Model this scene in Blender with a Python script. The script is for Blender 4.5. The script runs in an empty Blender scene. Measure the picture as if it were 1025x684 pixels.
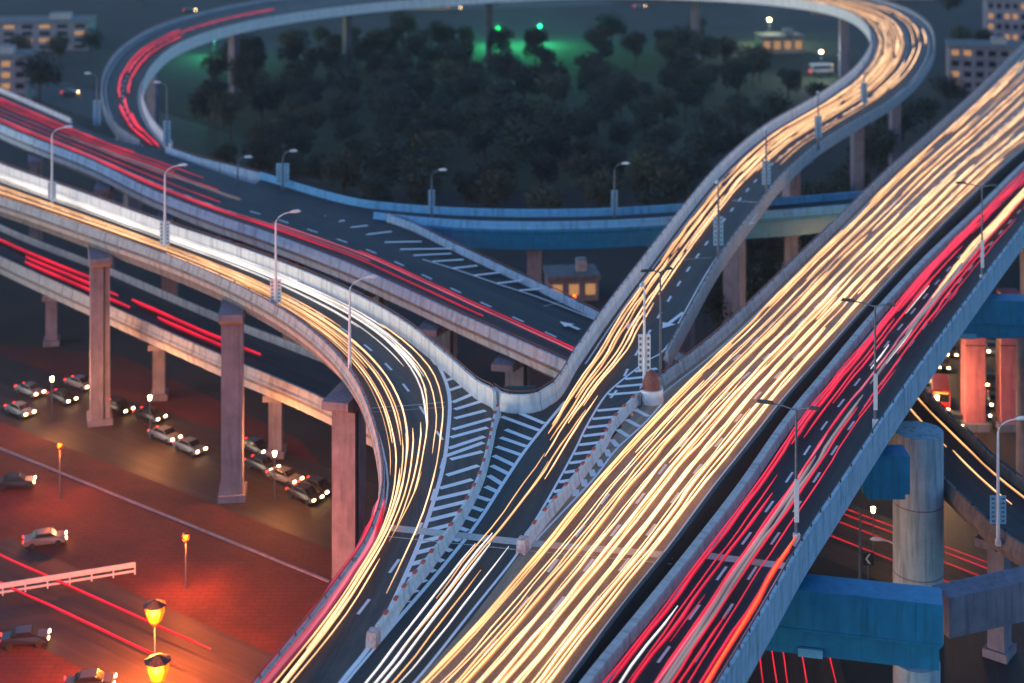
import bpy, bmesh, math, random
from mathutils import Vector, Matrix
random.seed(11)
S = bpy.context.scene
COL = S.collection
R = math.radians

# ------------------------------------------------------------------ camera, sky, sun, exposure
HAZE = 0.0001
CAMZ = 71.0; FPX = 1570.0; HORIZ = -190.0; CX = 512.5; G0 = -8.0
cam_d = bpy.data.cameras.new('camera'); cam = bpy.data.objects.new('camera', cam_d); COL.objects.link(cam)
cam.location = (0, 0, CAMZ); cam.rotation_euler = (R(90), 0, 0)
cam_d.sensor_width = 36.0; cam_d.lens = 36.0 * FPX / 1025.0
cam_d.shift_y = -(342.0 - HORIZ) / 1025.0
cam_d.clip_start = 1.0; cam_d.clip_end = 6000.0
cam_d.dof.use_dof = True; cam_d.dof.focus_distance = 126.0; cam_d.dof.aperture_fstop = 0.115
S.camera = cam
W = bpy.data.worlds.new('World'); S.world = W; W.use_nodes = True
nt = W.node_tree; bg = nt.nodes['Background']
sky = nt.nodes.new('ShaderNodeTexSky'); sky.sky_type = 'NISHITA'; sky.sun_disc = False
SUN_EL, SUN_ROT = 9.0, 245.0
sky.sun_elevation = R(SUN_EL); sky.sun_rotation = R(SUN_ROT); sky.ozone_density = 4.0
nt.links.new(sky.outputs[0], bg.inputs[0]); bg.inputs[1].default_value = 0.12
sd = bpy.data.lights.new('sun', 'SUN'); sd.energy = 0.05; sd.angle = R(12); sd.color = (1.0, 0.62, 0.62)
so = bpy.data.objects.new('sun', sd); COL.objects.link(so)
so.rotation_euler = (R(70), 0, R(-55))
S.view_settings.view_transform = 'Standard'; S.view_settings.look = 'None'
S.view_settings.exposure = 1.6; S.view_settings.gamma = 1.0; S.view_settings.use_curve_mapping = False
S.cycles.use_light_tree = True; S.cycles.sample_clamp_indirect = 4.0
S.cycles.max_bounces = 5; S.cycles.use_denoising = True

# ------------------------------------------------------------------ helpers
def P(px, py, z=16.0):
    d = FPX * (CAMZ - z) / (py - HORIZ)
    return Vector(((px - CX) / FPX * d, d, z))

def tag(o, label=None, cat=None, group=None, kind=None):
    if label: o['label'] = label
    if cat: o['category'] = cat
    if group: o['group'] = group
    if kind: o['kind'] = kind
    return o

def empty(name, loc=(0, 0, 0), rz=0.0):
    o = bpy.data.objects.new(name, None); COL.objects.link(o)
    o.location = loc; o.rotation_euler = (0, 0, rz); o.empty_display_size = 0.2
    return o

class MB:
    """collects geometry for one mesh"""
    def __init__(s): s.v = []; s.f = []; s.m = []; s.uv = []
    def face(s, pts, mi=0, uvs=None):
        i = len(s.v); s.v += [tuple(p) for p in pts]; s.f.append(tuple(range(i, i + len(pts)))); s.m.append(mi)
        s.uv.append(uvs or [(p[0], p[1]) for p in pts])
    def box(s, c, size, rz=0.0, mi=0, taper=1.0):
        cx, cy, cz = c; sx, sy, sz = [k / 2 for k in size]; co, si = math.cos(rz), math.sin(rz)
        def q(x, y, z, t=1.0):
            x *= t; y *= t
            return (cx + x * co - y * si, cy + x * si + y * co, cz + z)
        b = [q(-sx, -sy, -sz), q(sx, -sy, -sz), q(sx, sy, -sz), q(-sx, sy, -sz)]
        t = [q(-sx, -sy, sz, taper), q(sx, -sy, sz, taper), q(sx, sy, sz, taper), q(-sx, sy, sz, taper)]
        s.face(b[::-1], mi); s.face(t, mi)
        for k in range(4):
            l = (k + 1) % 4; s.face([b[k], b[l], t[l], t[k]], mi, [(0, 0), (2 * sx, 0), (2 * sx, 2 * sz), (0, 2 * sz)])
    def tube(s, pts, rad, n=8, mi=0, caps=True):
        pts = [Vector(p) for p in pts]; rs = rad if isinstance(rad, (list, tuple)) else [rad] * len(pts)
        rings = []
        for i, p in enumerate(pts):
            t = (pts[min(i + 1, len(pts) - 1)] - pts[max(i - 1, 0)]).normalized()
            a = Vector((0, 0, 1)) if abs(t.z) < .9 else Vector((1, 0, 0))
            u = t.cross(a).normalized(); w = u.cross(t)
            rings.append([p + (u * math.cos(2 * math.pi * k / n) + w * math.sin(2 * math.pi * k / n)) * rs[i] for k in range(n)])
        for i in range(len(rings) - 1):
            for k in range(n):
                l = (k + 1) % n; s.face([rings[i][k], rings[i][l], rings[i + 1][l], rings[i + 1][k]], mi)
        if caps: s.face(rings[0][::-1], mi); s.face(rings[-1], mi)
    def build(s, name, mats, parent=None, smooth=False, weld=False):
        me = bpy.data.meshes.new(name); me.from_pydata(s.v, [], s.f)
        if not isinstance(mats, (list, tuple)): mats = [mats]
        for m in mats: me.materials.append(m)
        ul = me.uv_layers.new(name='UVMap'); k = 0
        for pi, p in enumerate(me.polygons):
            p.material_index = s.m[pi]
            for c in s.uv[pi]: ul.data[k].uv = c; k += 1
        if weld:
            bm = bmesh.new(); bm.from_mesh(me); bmesh.ops.remove_doubles(bm, verts=bm.verts, dist=1e-4); bmesh.ops.recalc_face_normals(bm, faces=bm.faces)
            bm.to_mesh(me); bm.free()
        if smooth:
            for p in me.polygons: p.use_smooth = True
        o = bpy.data.objects.new(name, me); COL.objects.link(o)
        if parent: o.parent = parent
        return o

def copy_tree(o, parent=None):
    c = o.copy(); COL.objects.link(c)
    if parent is not None: c.parent = parent
    for ch in list(o.children): copy_tree(ch, c)
    return c

# ------------------------------------------------------------------ materials
def newmat(name):
    m = bpy.data.materials.new(name); m.use_nodes = True
    return m, m.node_tree, m.node_tree.nodes['Principled BSDF']

def noise_mat(name, c1, c2, scale=1.0, rough=.7, metal=0.0, bump=.2, uv=False, detail=6.0, stretch=(1, 1, 1), dirt=None, joints=None, spec=.5):
    m, t, b = newmat(name); N = t.nodes; L = t.links
    tc = N.new('ShaderNodeTexCoord'); mp = N.new('ShaderNodeMapping'); mp.inputs['Scale'].default_value = stretch
    L.new(tc.outputs['UV' if uv else 'Object'], mp.inputs[0])
    n = N.new('ShaderNodeTexNoise'); n.inputs['Scale'].default_value = scale; n.inputs['Detail'].default_value = detail
    n.inputs['Roughness'].default_value = .65
    L.new(mp.outputs[0], n.inputs[0])
    r = N.new('ShaderNodeValToRGB'); r.color_ramp.elements[0].position = .32; r.color_ramp.elements[1].position = .68
    r.color_ramp.elements[0].color = (*c1, 1); r.color_ramp.elements[1].color = (*c2, 1)
    L.new(n.outputs[0], r.inputs[0]); colr = r.outputs[0]
    if dirt:      # vertical runs and blotches
        mp2 = N.new('ShaderNodeMapping'); mp2.inputs['Scale'].default_value = (1.6, 1.6, .16) if not uv else (.12, 1.2, 1)
        L.new(tc.outputs['UV' if uv else 'Object'], mp2.inputs[0])
        n2 = N.new('ShaderNodeTexNoise'); n2.inputs['Scale'].default_value = 1.3; n2.inputs['Detail'].default_value = 8
        L.new(mp2.outputs[0], n2.inputs[0])
        r2 = N.new('ShaderNodeValToRGB'); r2.color_ramp.elements[0].position = .5; r2.color_ramp.elements[1].position = .72
        r2.color_ramp.elements[0].color = (0, 0, 0, 1); r2.color_ramp.elements[1].color = (.75, .75, .75, 1)
        L.new(n2.outputs[0], r2.inputs[0])
        mx = N.new('ShaderNodeMix'); mx.data_type = 'RGBA'; mx.inputs[7].default_value = (*dirt, 1)
        L.new(r2.outputs[0], mx.inputs[0]); L.new(colr, mx.inputs[6]); colr = mx.outputs[2]
    if joints:    # thin dark joints every few metres along the UV v axis
        sp = N.new('ShaderNodeSeparateXYZ'); L.new(tc.outputs['UV'], sp.inputs[0])
        md = N.new('ShaderNodeMath'); md.operation = 'MODULO'; md.inputs[1].default_value = joints; L.new(sp.outputs[1], md.inputs[0])
        lt = N.new('ShaderNodeMath'); lt.operation = 'LESS_THAN'; lt.inputs[1].default_value = .06; L.new(md.outputs[0], lt.inputs[0])
        mx = N.new('ShaderNodeMix'); mx.data_type = 'RGBA'; mx.inputs[7].default_value = (.09, .09, .10, 1)
        L.new(lt.outputs[0], mx.inputs[0]); L.new(colr, mx.inputs[6]); colr = mx.outputs[2]
    L.new(colr, b.inputs['Base Color'])
    b.inputs['Roughness'].default_value = rough; b.inputs['Metallic'].default_value = metal
    b.inputs['Specular IOR Level'].default_value = spec
    if bump:
        bp = N.new('ShaderNodeBump'); bp.inputs['Strength'].default_value = bump; bp.inputs['Distance'].default_value = .05
        L.new(n.outputs[0], bp.inputs['Height']); L.new(bp.outputs[0], b.inputs['Normal'])
    return m

def asphalt(name, base, light, patch):
    m, t, b = newmat(name); N = t.nodes; L = t.links
    tc = N.new('ShaderNodeTexCoord')
    def nz(sc, scale, det=6):
        mp = N.new('ShaderNodeMapping'); mp.inputs['Scale'].default_value = sc; L.new(tc.outputs['UV'], mp.inputs[0])
        n = N.new('ShaderNodeTexNoise'); n.inputs['Scale'].default_value = scale; n.inputs['Detail'].default_value = det; n.inputs['Roughness'].default_value = .7
        L.new(mp.outputs[0], n.inputs[0]); return n
    def ramp(n, a, bb, ca, cb):
        r = N.new('ShaderNodeValToRGB'); r.color_ramp.elements[0].position = a; r.color_ramp.elements[1].position = bb
        r.color_ramp.elements[0].color = (*ca, 1); r.color_ramp.elements[1].color = (*cb, 1); L.new(n.outputs[0], r.inputs[0]); return r
    wheel = nz((1.0, .012, 1), 1.1, 3); grain = nz((1, 1, 1), 6.0, 8); blot = nz((.6, .25, 1), .5, 5)
    r1 = ramp(wheel, .35, .65, base, light); r2 = ramp(grain, .25, .75, (.55, .55, .55), (1.4, 1.4, 1.4)); r3 = ramp(blot, .4, .62, (.75, .75, .75), (1.15, 1.12, 1.08))
    m1 = N.new('ShaderNodeMix'); m1.data_type = 'RGBA'; m1.blend_type = 'MULTIPLY'; m1.inputs[0].default_value = 1
    L.new(r1.outputs[0], m1.inputs[6]); L.new(r2.outputs[0], m1.inputs[7])
    m2 = N.new('ShaderNodeMix'); m2.data_type = 'RGBA'; m2.blend_type = 'MULTIPLY'; m2.inputs[0].default_value = 1
    L.new(m1.outputs[2], m2.inputs[6]); L.new(r3.outputs[0], m2.inputs[7])
    L.new(m2.outputs[2], b.inputs['Base Color']); b.inputs['Roughness'].default_value = .62; b.inputs['Specular IOR Level'].default_value = .35
    bp = N.new('ShaderNodeBump'); bp.inputs['Strength'].default_value = .35; bp.inputs['Distance'].default_value = .02
    L.new(grain.outputs[0], bp.inputs['Height']); L.new(bp.outputs[0], b.inputs['Normal'])
    return m

EK = 1 / 2 ** 1.6
def emit(name, col, strength, vary=0.0):
    m, t, b = newmat(name); N = t.nodes; L = t.links
    b.inputs['Base Color'].default_value = (*[c * .2 for c in col], 1)
    strength *= EK
    b.inputs['Emission Color'].default_value = (*col, 1); b.inputs['Emission Strength'].default_value = strength
    if vary:   # brightness flickers along the streak, as lamps do while they pass
        tc = N.new('ShaderNodeTexCoord'); n = N.new('ShaderNodeTexNoise'); n.inputs['Scale'].default_value = .09; n.inputs['Detail'].default_value = 2
        L.new(tc.outputs['Object'], n.inputs[0])
        mr = N.new('ShaderNodeMapRange'); mr.inputs[1].default_value = .35; mr.inputs[2].default_value = .65
        mr.inputs[3].default_value = strength * (1 - vary); mr.inputs[4].default_value = strength * (1 + vary)
        L.new(n.outputs[0], mr.inputs[0]); L.new(mr.outputs[0], b.inputs['Emission Strength'])
    return m

M = {}
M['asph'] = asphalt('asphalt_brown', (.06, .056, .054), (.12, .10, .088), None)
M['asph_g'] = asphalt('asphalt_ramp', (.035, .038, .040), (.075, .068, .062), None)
M['asph_lit'] = asphalt('asphalt_glow_tan', (.30, .215, .15), (.46, .34, .24), None)  # tan puts the headlights' glow on the deck into the base colour
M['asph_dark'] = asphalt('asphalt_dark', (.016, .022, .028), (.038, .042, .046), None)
M['asph_gnd'] = asphalt('asphalt_street', (.022, .018, .018), (.045, .036, .034), None)
M['conc'] = noise_mat('concrete', (.28, .29, .31), (.42, .42, .43), 1.4, .85, dirt=(.16, .15, .15), uv=True, joints=5.0)
M['conc_pale'] = noise_mat('concrete_pale', (.62, .61, .61), (.78, .76, .74), 1.4, .8, dirt=(.42, .40, .38), uv=True, joints=6.0)
M['conc_med'] = noise_mat('concrete_median', (.40, .38, .39), (.56, .53, .52), 1.4, .8, dirt=(.25, .22, .22), uv=True)
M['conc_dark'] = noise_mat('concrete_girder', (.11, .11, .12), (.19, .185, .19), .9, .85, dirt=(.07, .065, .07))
M['conc_pier'] = noise_mat('concrete_pier', (.13, .125, .17), (.22, .20, .26), .5, .8, dirt=(.08, .075, .11))
M['conc_blue'] = noise_mat('concrete_pier_blue_grey', (.24, .35, .43), (.36, .48, .57), .5, .7, dirt=(.11, .16, .2))
M['blue'] = noise_mat('blue_painted_steel', (.003, .15, .31), (.008, .22, .42), .7, .45, dirt=(.008, .12, .20), bump=.1)
M['blue_lt'] = noise_mat('blue_painted_parapet', (.10, .36, .60), (.17, .46, .70), .9, .5, dirt=(.08, .17, .25), uv=True, bump=.1)
M['parapet_blue'] = noise_mat('weathered_blue_grey_parapet', (.26, .40, .54), (.42, .56, .70), 1.1, .6, dirt=(.12, .16, .2), uv=True, joints=4.0)
M['pink'] = noise_mat('pink_concrete_taillit', (.40, .10, .13), (.52, .15, .18), .6, .7, dirt=(.22, .05, .07))  # pink concrete, its colour reddened for the traffic's tail lights
M['rail'] = noise_mat('rust_red_rail', (.12, .035, .03), (.22, .07, .055), 3, .6)
M['black'] = noise_mat('black_metal', (.012, .012, .014), (.03, .03, .034), 3, .5)
M['rubber'] = noise_mat('tyre_rubber', (.012, .012, .012), (.025, .025, .025), 6, .9)
M['paint'] = noise_mat('road_paint', (.84, .86, .88), (.93, .94, .95), 2.2, .6, uv=False, bump=0)
M['joint'] = noise_mat('expansion_joint_steel', (.50, .46, .42), (.72, .66, .6), 4, .45, metal=.3)
M['pole'] = noise_mat('white_painted_pole', (.55, .58, .62), (.72, .74, .78), 2, .45)
M['pole_dark'] = noise_mat('grey_steel_pole', (.09, .11, .15), (.17, .2, .26), 2, .45, metal=.4)
M['board'] = noise_mat('pole_board', (.50, .56, .62), (.66, .70, .76), 2, .5)
M['board_blue'] = noise_mat('pole_board_blue', (.16, .36, .52), (.25, .46, .62), 2, .5)
M['teal'] = noise_mat('teal_sign_paint', (.005, .09, .14), (.01, .13, .19), 1, .5)
M['glassdark'] = noise_mat('dark_glass', (.01, .012, .016), (.02, .022, .03), 1, .12, bump=0)
M['lawn'] = noise_mat('lawn', (.014, .026, .012), (.034, .052, .022), .15, .95, bump=.1)
M['ground'] = noise_mat('dark_ground', (.010, .013, .014), (.025, .028, .027), .05, .95)
M['plaza'] = noise_mat('red_brown_paving', (.05, .008, .005), (.13, .022, .012), .12, .85)
def vary(m):      # each tree a little lighter or darker than the next
    t = m.node_tree; b = t.nodes['Principled BSDF']; lk = b.inputs['Base Color'].links[0]; src = lk.from_socket
    oi = t.nodes.new('ShaderNodeObjectInfo'); mr = t.nodes.new('ShaderNodeMapRange'); mr.inputs[3].default_value = .55; mr.inputs[4].default_value = 1.7
    t.links.new(oi.outputs['Random'], mr.inputs[0]); hs = t.nodes.new('ShaderNodeHueSaturation'); t.links.new(mr.outputs[0], hs.inputs['Value']); t.links.new(src, hs.inputs['Color'])
    t.links.new(hs.outputs[0], b.inputs['Base Color'])
def slabs(m):     # joints between paving slabs
    t = m.node_tree; b = t.nodes['Principled BSDF']; src = b.inputs['Base Color'].links[0].from_socket; tc = t.nodes.new('ShaderNodeTexCoord')
    br = t.nodes.new('ShaderNodeTexBrick'); br.inputs['Scale'].default_value = .35; br.inputs['Mortar Size'].default_value = .03; br.inputs[1].default_value = (1, 1, 1, 1); br.inputs[2].default_value = (.85, .85, .85, 1); br.inputs[3].default_value = (.65, .65, .65, 1)
    t.links.new(tc.outputs['Object'], br.inputs[0]); mx = t.nodes.new('ShaderNodeMix'); mx.data_type = 'RGBA'; mx.blend_type = 'MULTIPLY'; mx.inputs[0].default_value = 1
    t.links.new(src, mx.inputs[6]); t.links.new(br.outputs[0], mx.inputs[7]); t.links.new(mx.outputs[2], b.inputs['Base Color'])
slabs(M['plaza'])
M['bark'] = noise_mat('bark', (.03, .02, .014), (.07, .05, .035), 3, .95)
M['leaf1'] = noise_mat('leaves_dark', (.006, .015, .011), (.018, .032, .019), .8, .8, bump=0)
M['leaf2'] = noise_mat('leaves_olive', (.016, .022, .010), (.036, .042, .018), .8, .8, bump=0)
vary(M['leaf1']); vary(M['leaf2'])
M['red_cap'] = noise_mat('faded_red_plastic', (.40, .05, .04), (.55, .10, .08), 4, .5)
M['redwhite'] = noise_mat('red_white_blocks', (.55, .18, .16), (.70, .62, .60), 3.0, .6)
M['head_core'] = emit('headlight_streak_cream', (1.0, .60, .30), 2.6, .35)
M['head_halo'] = emit('headlight_streak_orange_edge', (1.0, .42, .13), .95, .35)
M['gold_core'] = emit('gold_streak', (1.0, .52, .21), 1.8, .4)
M['gold_halo'] = emit('gold_streak_edge', (1.0, .37, .11), .5, .4)
M['white_core'] = emit('white_streak', (1.0, .90, .80), 1.7, .3)
M['white_halo'] = emit('white_streak_edge', (.80, .75, .78), .55, .3)
M['red_core'] = emit('red_streak', (1.0, .008, .040), 1.1, .4)
M['red_halo'] = emit('red_streak_edge', (.7, .006, .02), .4, .4)
M['pink_core'] = emit('pink_streak', (1.0, .16, .22), .9, .4)
M['pink_halo'] = emit('pink_streak_edge', (.55, .07, .12), .5, .4)
M['grey_core'] = emit('pale_mauve_streak', (.60, .44, .42), .42, .3)
M['grey_halo'] = emit('pale_mauve_streak_edge', (.5, .3, .32), .25, .3)
M['orange_core'] = emit('orange_red_streak', (1.0, .09, .015), 1.9, .3)
M['orange_halo'] = emit('orange_red_streak_edge', (1.0, .02, .01), .9, .3)
M['lamp_orange'] = emit('sodium_lamp', (1.0, .13, .003), 2.4)
M['hl'] = emit('car_headlight', (1.0, .60, .26), 30.0)
M['tl'] = emit('car_taillight', (1.0, .03, .02), 6.0)
M['winlit'] = emit('lit_window', (1.0, .50, .20), .42)
M['green_e'] = emit('green_lit_panel', (.02, .62, .26), .55)
M['amber'] = emit('amber_marker', (1.0, .42, .05), 4.0)

# ------------------------------------------------------------------ road ribbons
def catmull(pts, n):
    out = []; q = [pts[0] * 2 - pts[1]] + pts + [pts[-1] * 2 - pts[-2]]
    for i in range(1, len(q) - 2):
        a, b, c, d = q[i - 1], q[i], q[i + 1], q[i + 2]
        for k in range(n):
            t = k / n
            out.append(.5 * ((2 * b) + (c - a) * t + (2 * a - 5 * b + 4 * c - d) * t * t + (3 * b - a - 3 * c + d) * t ** 3))
    out.append(pts[-1].copy()); return out

class Road:
    """keys: (left x, left y, right x, right y, z) seen in the photograph, put on their real height"""
    def __init__(s, keys, n=8):
        s.L = catmull([P(k[0], k[1], k[4]) for k in keys], n); s.R = catmull([P(k[2], k[3], k[4]) for k in keys], n)
        s.c = [(a + b) / 2 for a, b in zip(s.L, s.R)]; s.s = [0.0]
        for i in range(1, len(s.c)): s.s.append(s.s[-1] + (s.c[i] - s.c[i - 1]).length)
        s.len = s.s[-1]; s.n = n
    def at(s, d, u, dz=0.0):
        d = min(max(d, 0), s.len - 1e-4); i = 0
        lo, hi = 0, len(s.s) - 1
        while hi - lo > 1:
            m = (lo + hi) // 2
            if s.s[m] <= d: lo = m
            else: hi = m
        t = (d - s.s[lo]) / max(1e-6, s.s[hi] - s.s[lo])
        l = s.L[lo].lerp(s.L[hi], t); r = s.R[lo].lerp(s.R[hi], t)
        p = l.lerp(r, u); return Vector((p.x, p.y, p.z + dz))
    def key_s(s, k): return s.s[int(round(k * s.n))]
    def width(s, d): return (s.at(d, 0) - s.at(d, 1)).length
    def sheet(s, name, mat, dz=0.0, cols=4, parent=None):
        mb = MB()
        for i in range(len(s.s) - 1):
            for c in range(cols):
                u0, u1 = c / cols, (c + 1) / cols
                q = [s.L[i].lerp(s.R[i], u0), s.L[i].lerp(s.R[i], u1), s.L[i + 1].lerp(s.R[i + 1], u1), s.L[i + 1].lerp(s.R[i + 1], u0)]
                w0 = (s.L[i] - s.R[i]).length; w1 = (s.L[i + 1] - s.R[i + 1]).length
                uv = [(u0 * w0, s.s[i]), (u1 * w0, s.s[i]), (u1 * w1, s.s[i + 1]), (u0 * w1, s.s[i + 1])]
                q = [(p.x, p.y, p.z + dz) for p in q]
                a = (q[1][0] - q[0][0]) * (q[2][1] - q[0][1]) - (q[1][1] - q[0][1]) * (q[2][0] - q[0][0])
                if a < 0: q = q[::-1]; uv = uv[::-1]
                mb.face(q, 0, uv)
        return mb.build(name, mat, parent)
    def edge(s, side, k0=None, k1=None):
        e = s.L if side == 'L' else s.R
        i0 = 0 if k0 is None else int(k0 * s.n); i1 = len(e) - 1 if k1 is None else int(k1 * s.n)
        return [p.copy() for p in e[i0:i1 + 1]]

def sweep(mb, pts, prof, flip=1, mi=0):
    """prof: (lateral, height) closed loop, lateral positive to the right of travel * flip"""
    rings = []; acc = 0; ss = []
    for i, p in enumerate(pts):
        t = pts[min(i + 1, len(pts) - 1)] - pts[max(i - 1, 0)]; t.z = 0; t.normalize()
        nrm = Vector((t.y, -t.x, 0)) * flip
        if i: acc += (p - pts[i - 1]).length
        ss.append(acc); rings.append([p + nrm * a + Vector((0, 0, b)) for a, b in prof])
    n = len(prof); per = [0]
    for k in range(n): per.append(per[-1] + math.dist(prof[k], prof[(k + 1) % n]))
    for i in range(len(rings) - 1):
        for k in range(n):
            l = (k + 1) % n
            mb.face([rings[i][k], rings[i][l], rings[i + 1][l], rings[i + 1][k]], mi, [(per[k], ss[i]), (per[k + 1], ss[i]), (per[k + 1], ss[i + 1]), (per[k], ss[i + 1])])
    mb.face(rings[0][::-1], mi); mb.face(rings[-1], mi)

JERSEY = [(-.42, .0), (-.42, 1.0), (-.18, 1.0), (-.12, .35), (.0, .12), (.0, .0)]   # inner face on the positive side
def parapet(pts, mat, parent, flip=1, h=1.0, rail=True, drop=1.1, railmat=None, name='parapet'):
    mb = MB(); k = h
    prof = [(-.5, -drop), (-.5, k), (-.22, k), (-.14, .35 * k), (.0, .12), (.0, -.05), (-.3, -drop)]
    sweep(mb, pts, prof, flip); o = mb.build(name, mat, parent, weld=True)
    if rail:
        r = MB(); off = []; top = []
        for i, p in enumerate(pts):
            t = pts[min(i + 1, len(pts) - 1)] - pts[max(i - 1, 0)]; t.z = 0; t.normalize(); n = Vector((t.y, -t.x, 0)) * flip
            off.append(p + n * -.36 + Vector((0, 0, k + .32)))
        r.tube(off, .06, 6)
        acc = 0
        for i in range(1, len(off)):
            acc += (off[i] - off[i - 1]).length
            if acc > 2.2:
                acc = 0; q = off[i]; r.box((q.x, q.y, q.z - .18), (.09, .09, .34))
        r.build('rail', railmat or M['rail'], o)
    return o

def girder(road, name, mat, parent, depth=1.9, inset=.18, top=-.28, k0=0, k1=None):
    """box girder with cantilever wings under a deck"""
    i0 = int(k0 * road.n); i1 = len(road.L) - 1 if k1 is None else int(k1 * road.n)
    us = [(-.0, -.05), (0.0, -.42), (inset, -.75), (inset + .05, -depth), (1 - inset - .05, -depth), (1 - inset, -.75), (1.0, -.42), (1.0, -.05)]
    mb = MB(); rings = []
    for i in range(i0, i1 + 1):
        rings.append([road.L[i].lerp(road.R[i], u) + Vector((0, 0, dz)) for u, dz in us])
    for i in range(len(rings) - 1):
        for k in range(len(us)):
            l = (k + 1) % len(us); mb.face([rings[i][k], rings[i][l], rings[i + 1][l], rings[i + 1][k]])
    mb.face(rings[0][::-1]); mb.face(rings[-1])
    return mb.build(name, mat, parent, weld=True)

def pier(p, ang, ztop, parent, mat, w=2.2, d=1.8, capw=8.0, name='pier', caph=1.7, round_=False, zbot=G0):
    mb = MB(); zc = ztop - caph
    if round_: mb.tube([(p.x, p.y, zbot - .3), (p.x, p.y, zc + .01)], w / 2, 28)
    else:
        mb.box((p.x, p.y, (zbot - .3 + zc) / 2), (w, d, zc - zbot + .3), ang)
        mb.box((p.x, p.y, zbot + .4), (w + .7, d + .7, .8), ang)
    o = mb.build(name, mat, parent, smooth=False)
    if w > 3.1:
        dp = MB(); dp.tube([(p.x + w * .3, p.y - d / 2 - .2, zbot), (p.x + w * .3, p.y - d / 2 - .2, zc)], .11, 8); dp.build('drain_pipe', M['black'], o)
    c = MB(); ca, sa = math.cos(ang), math.sin(ang)
    def q(x, y, z): return (p.x + x * ca - y * sa, p.y + x * sa + y * ca, z)
    for s in (1,):
        a = capw / 2; b = w / 2 + .3; y = d / 2 + .15
        prof = [(-a, ztop), (-a, ztop - caph * .45), (-b, zc - .02), (b, zc - .02), (a, ztop - caph * .45), (a, ztop)]
        f = [q(x, -y, z) for x, z in prof]; g = [q(x, y, z) for x, z in prof]
        c.face(f[::-1]); c.face(g)
        for k in range(6):
            l = (k + 1) % 6; c.face([f[k], f[l], g[l], g[k]])
    c.build('pier_cap', mat, o, weld=True)
    return o

def piers_along(road, parent, mat, ss, **kw):
    for d in ss:
        a = road.at(d, 0); b = road.at(d, 1); u = kw.get('u', .5); p = road.at(d, u)
        ang = math.atan2(b.y - a.y, b.x - a.x)
        k = {x: y for x, y in kw.items() if x != 'u'}
        k.setdefault('capw', (a - b).length * .72)
        pier(p, ang, p.z - 1.92, parent, mat, **k)

# ---- the roads
P1 = [(300, 745), (346, 684), (373, 646), (391, 622), (408, 597), (432, 566), (460, 525), (480, 486), (490, 450), (494, 430), (499, 412)]
P2 = [(350, 752), (415, 684), (470, 622), (522, 553), (541, 529), (572, 491), (603, 450), (613, 431), (640, 401), (650, 391)]
# left deck, from far left round to the bottom : left = outer edge, right = inner edge
Lr = Road([(-90, 180, -60, 146, 16), (0, 205, 0, 174, 16), (90, 236, 85, 205, 16), (168, 264, 160, 233, 16), (232, 292, 239, 260, 16),
           (285, 322, 300, 283, 16), (325, 354, 360, 310, 16), (352, 388, 408, 338, 16), (368, 425, 448, 370, 16), (377, 462, 480, 398, 16),
           (379, 492, 499, 411, 16), (374, 522, 492, 440, 16), (360, 556, 480, 486, 16), (335, 592, 452, 537, 16), (305, 632, 408, 597, 16),
           (262, 684, 358, 668, 16), (195, 765, 300, 745, 16)])
# ramp from the ring (left = inner edge, right = outer edge), then on past the two gore barriers
Gr = Road([(300, 745, 350, 752, 16), (346, 684, 415, 684, 16), (391, 622, 470, 622, 16), (432, 566, 522, 553, 16), (460, 525, 541, 529, 16), (480, 486, 572, 491, 16),
           (490, 450, 603, 450, 16), (499, 412, 625, 416, 16), (553, 405, 646, 395, 16), (581, 365, 664, 360, 16), (613, 318, 690, 312, 16), (650, 268, 716, 266, 16), (689, 216, 748, 222, 16),
           (726, 172, 780, 182, 16), (770, 134, 815, 150, 16), (822, 103, 856, 124, 15.8), (858, 75, 893, 102, 15.6), (873, 50, 921, 76, 15.4), (868, 30, 934, 48, 15.2), (845, 15, 925, 24, 15),
           (800, 5, 890, 6, 14.8), (720, -2, 810, -11, 14.5), (600, -5, 640, -20, 14), (500, -1, 480, -19, 13.8), (400, 6, 350, -8, 13.5),
           (305, 17, 245, 6, 13.3), (232, 31, 170, 25, 13.1), (178, 50, 127, 48, 13), (150, 74, 106, 76, 13), (141, 98, 105, 103, 13), (148, 124, 117, 128, 13), (170, 152, 142, 146, 13)])
Mr = Road([(350, 752, 512, 760, 16), (415, 684, 570, 684, 16), (470, 622, 617, 620, 16), (522, 553, 672, 551, 16), (572, 491, 718, 489, 16),
           (603, 450, 750, 449, 16), (650, 400, 789, 399, 16), (700, 361, 826, 357, 16), (738, 328, 862, 316, 16), (790, 277, 915, 258, 16), (842, 226, 966, 206, 16),
           (890, 178, 1006, 168, 16), (935, 137, 1052, 130, 16), (985, 90, 1100, 88, 16), (1035, 40, 1165, 30, 16), (1090, -10, 1230, -20, 16)])
Rr = Road([(540, 762, 672, 770, 16), (599, 684, 724, 684, 16), (650, 620, 764, 616, 16), (700, 556, 798, 556, 16), (745, 496, 837, 496, 16),
           (790, 430, 880, 430, 16), (834, 375, 920, 372, 16), (879, 320, 959, 318, 16), (928, 266, 1000, 262, 16), (985, 211, 1042, 208, 16), (1030, 166, 1085, 160, 16), (1085, 118, 1140, 112, 16), (1150, 70, 1210, 62, 16)])
# upper left deck: left = near edge, right = far edge ; falls towards the right and dives under the ring ramp
Ur = Road([(-110, 78, -80, 62, 14.5), (0, 132, 0, 92, 14.5), (85, 166, 96, 133, 14.3), (150, 198, 160, 152, 14), (210, 222, 240, 180, 13.5), (262, 240, 300, 196, 13),
           (340, 270, 400, 225, 12), (400, 297, 450, 248, 11.3), (460, 325, 505, 274, 10.6), (520, 352, 560, 300, 10), (580, 380, 620, 330, 9.6), (650, 420, 690, 365, 9.2)])
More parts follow.
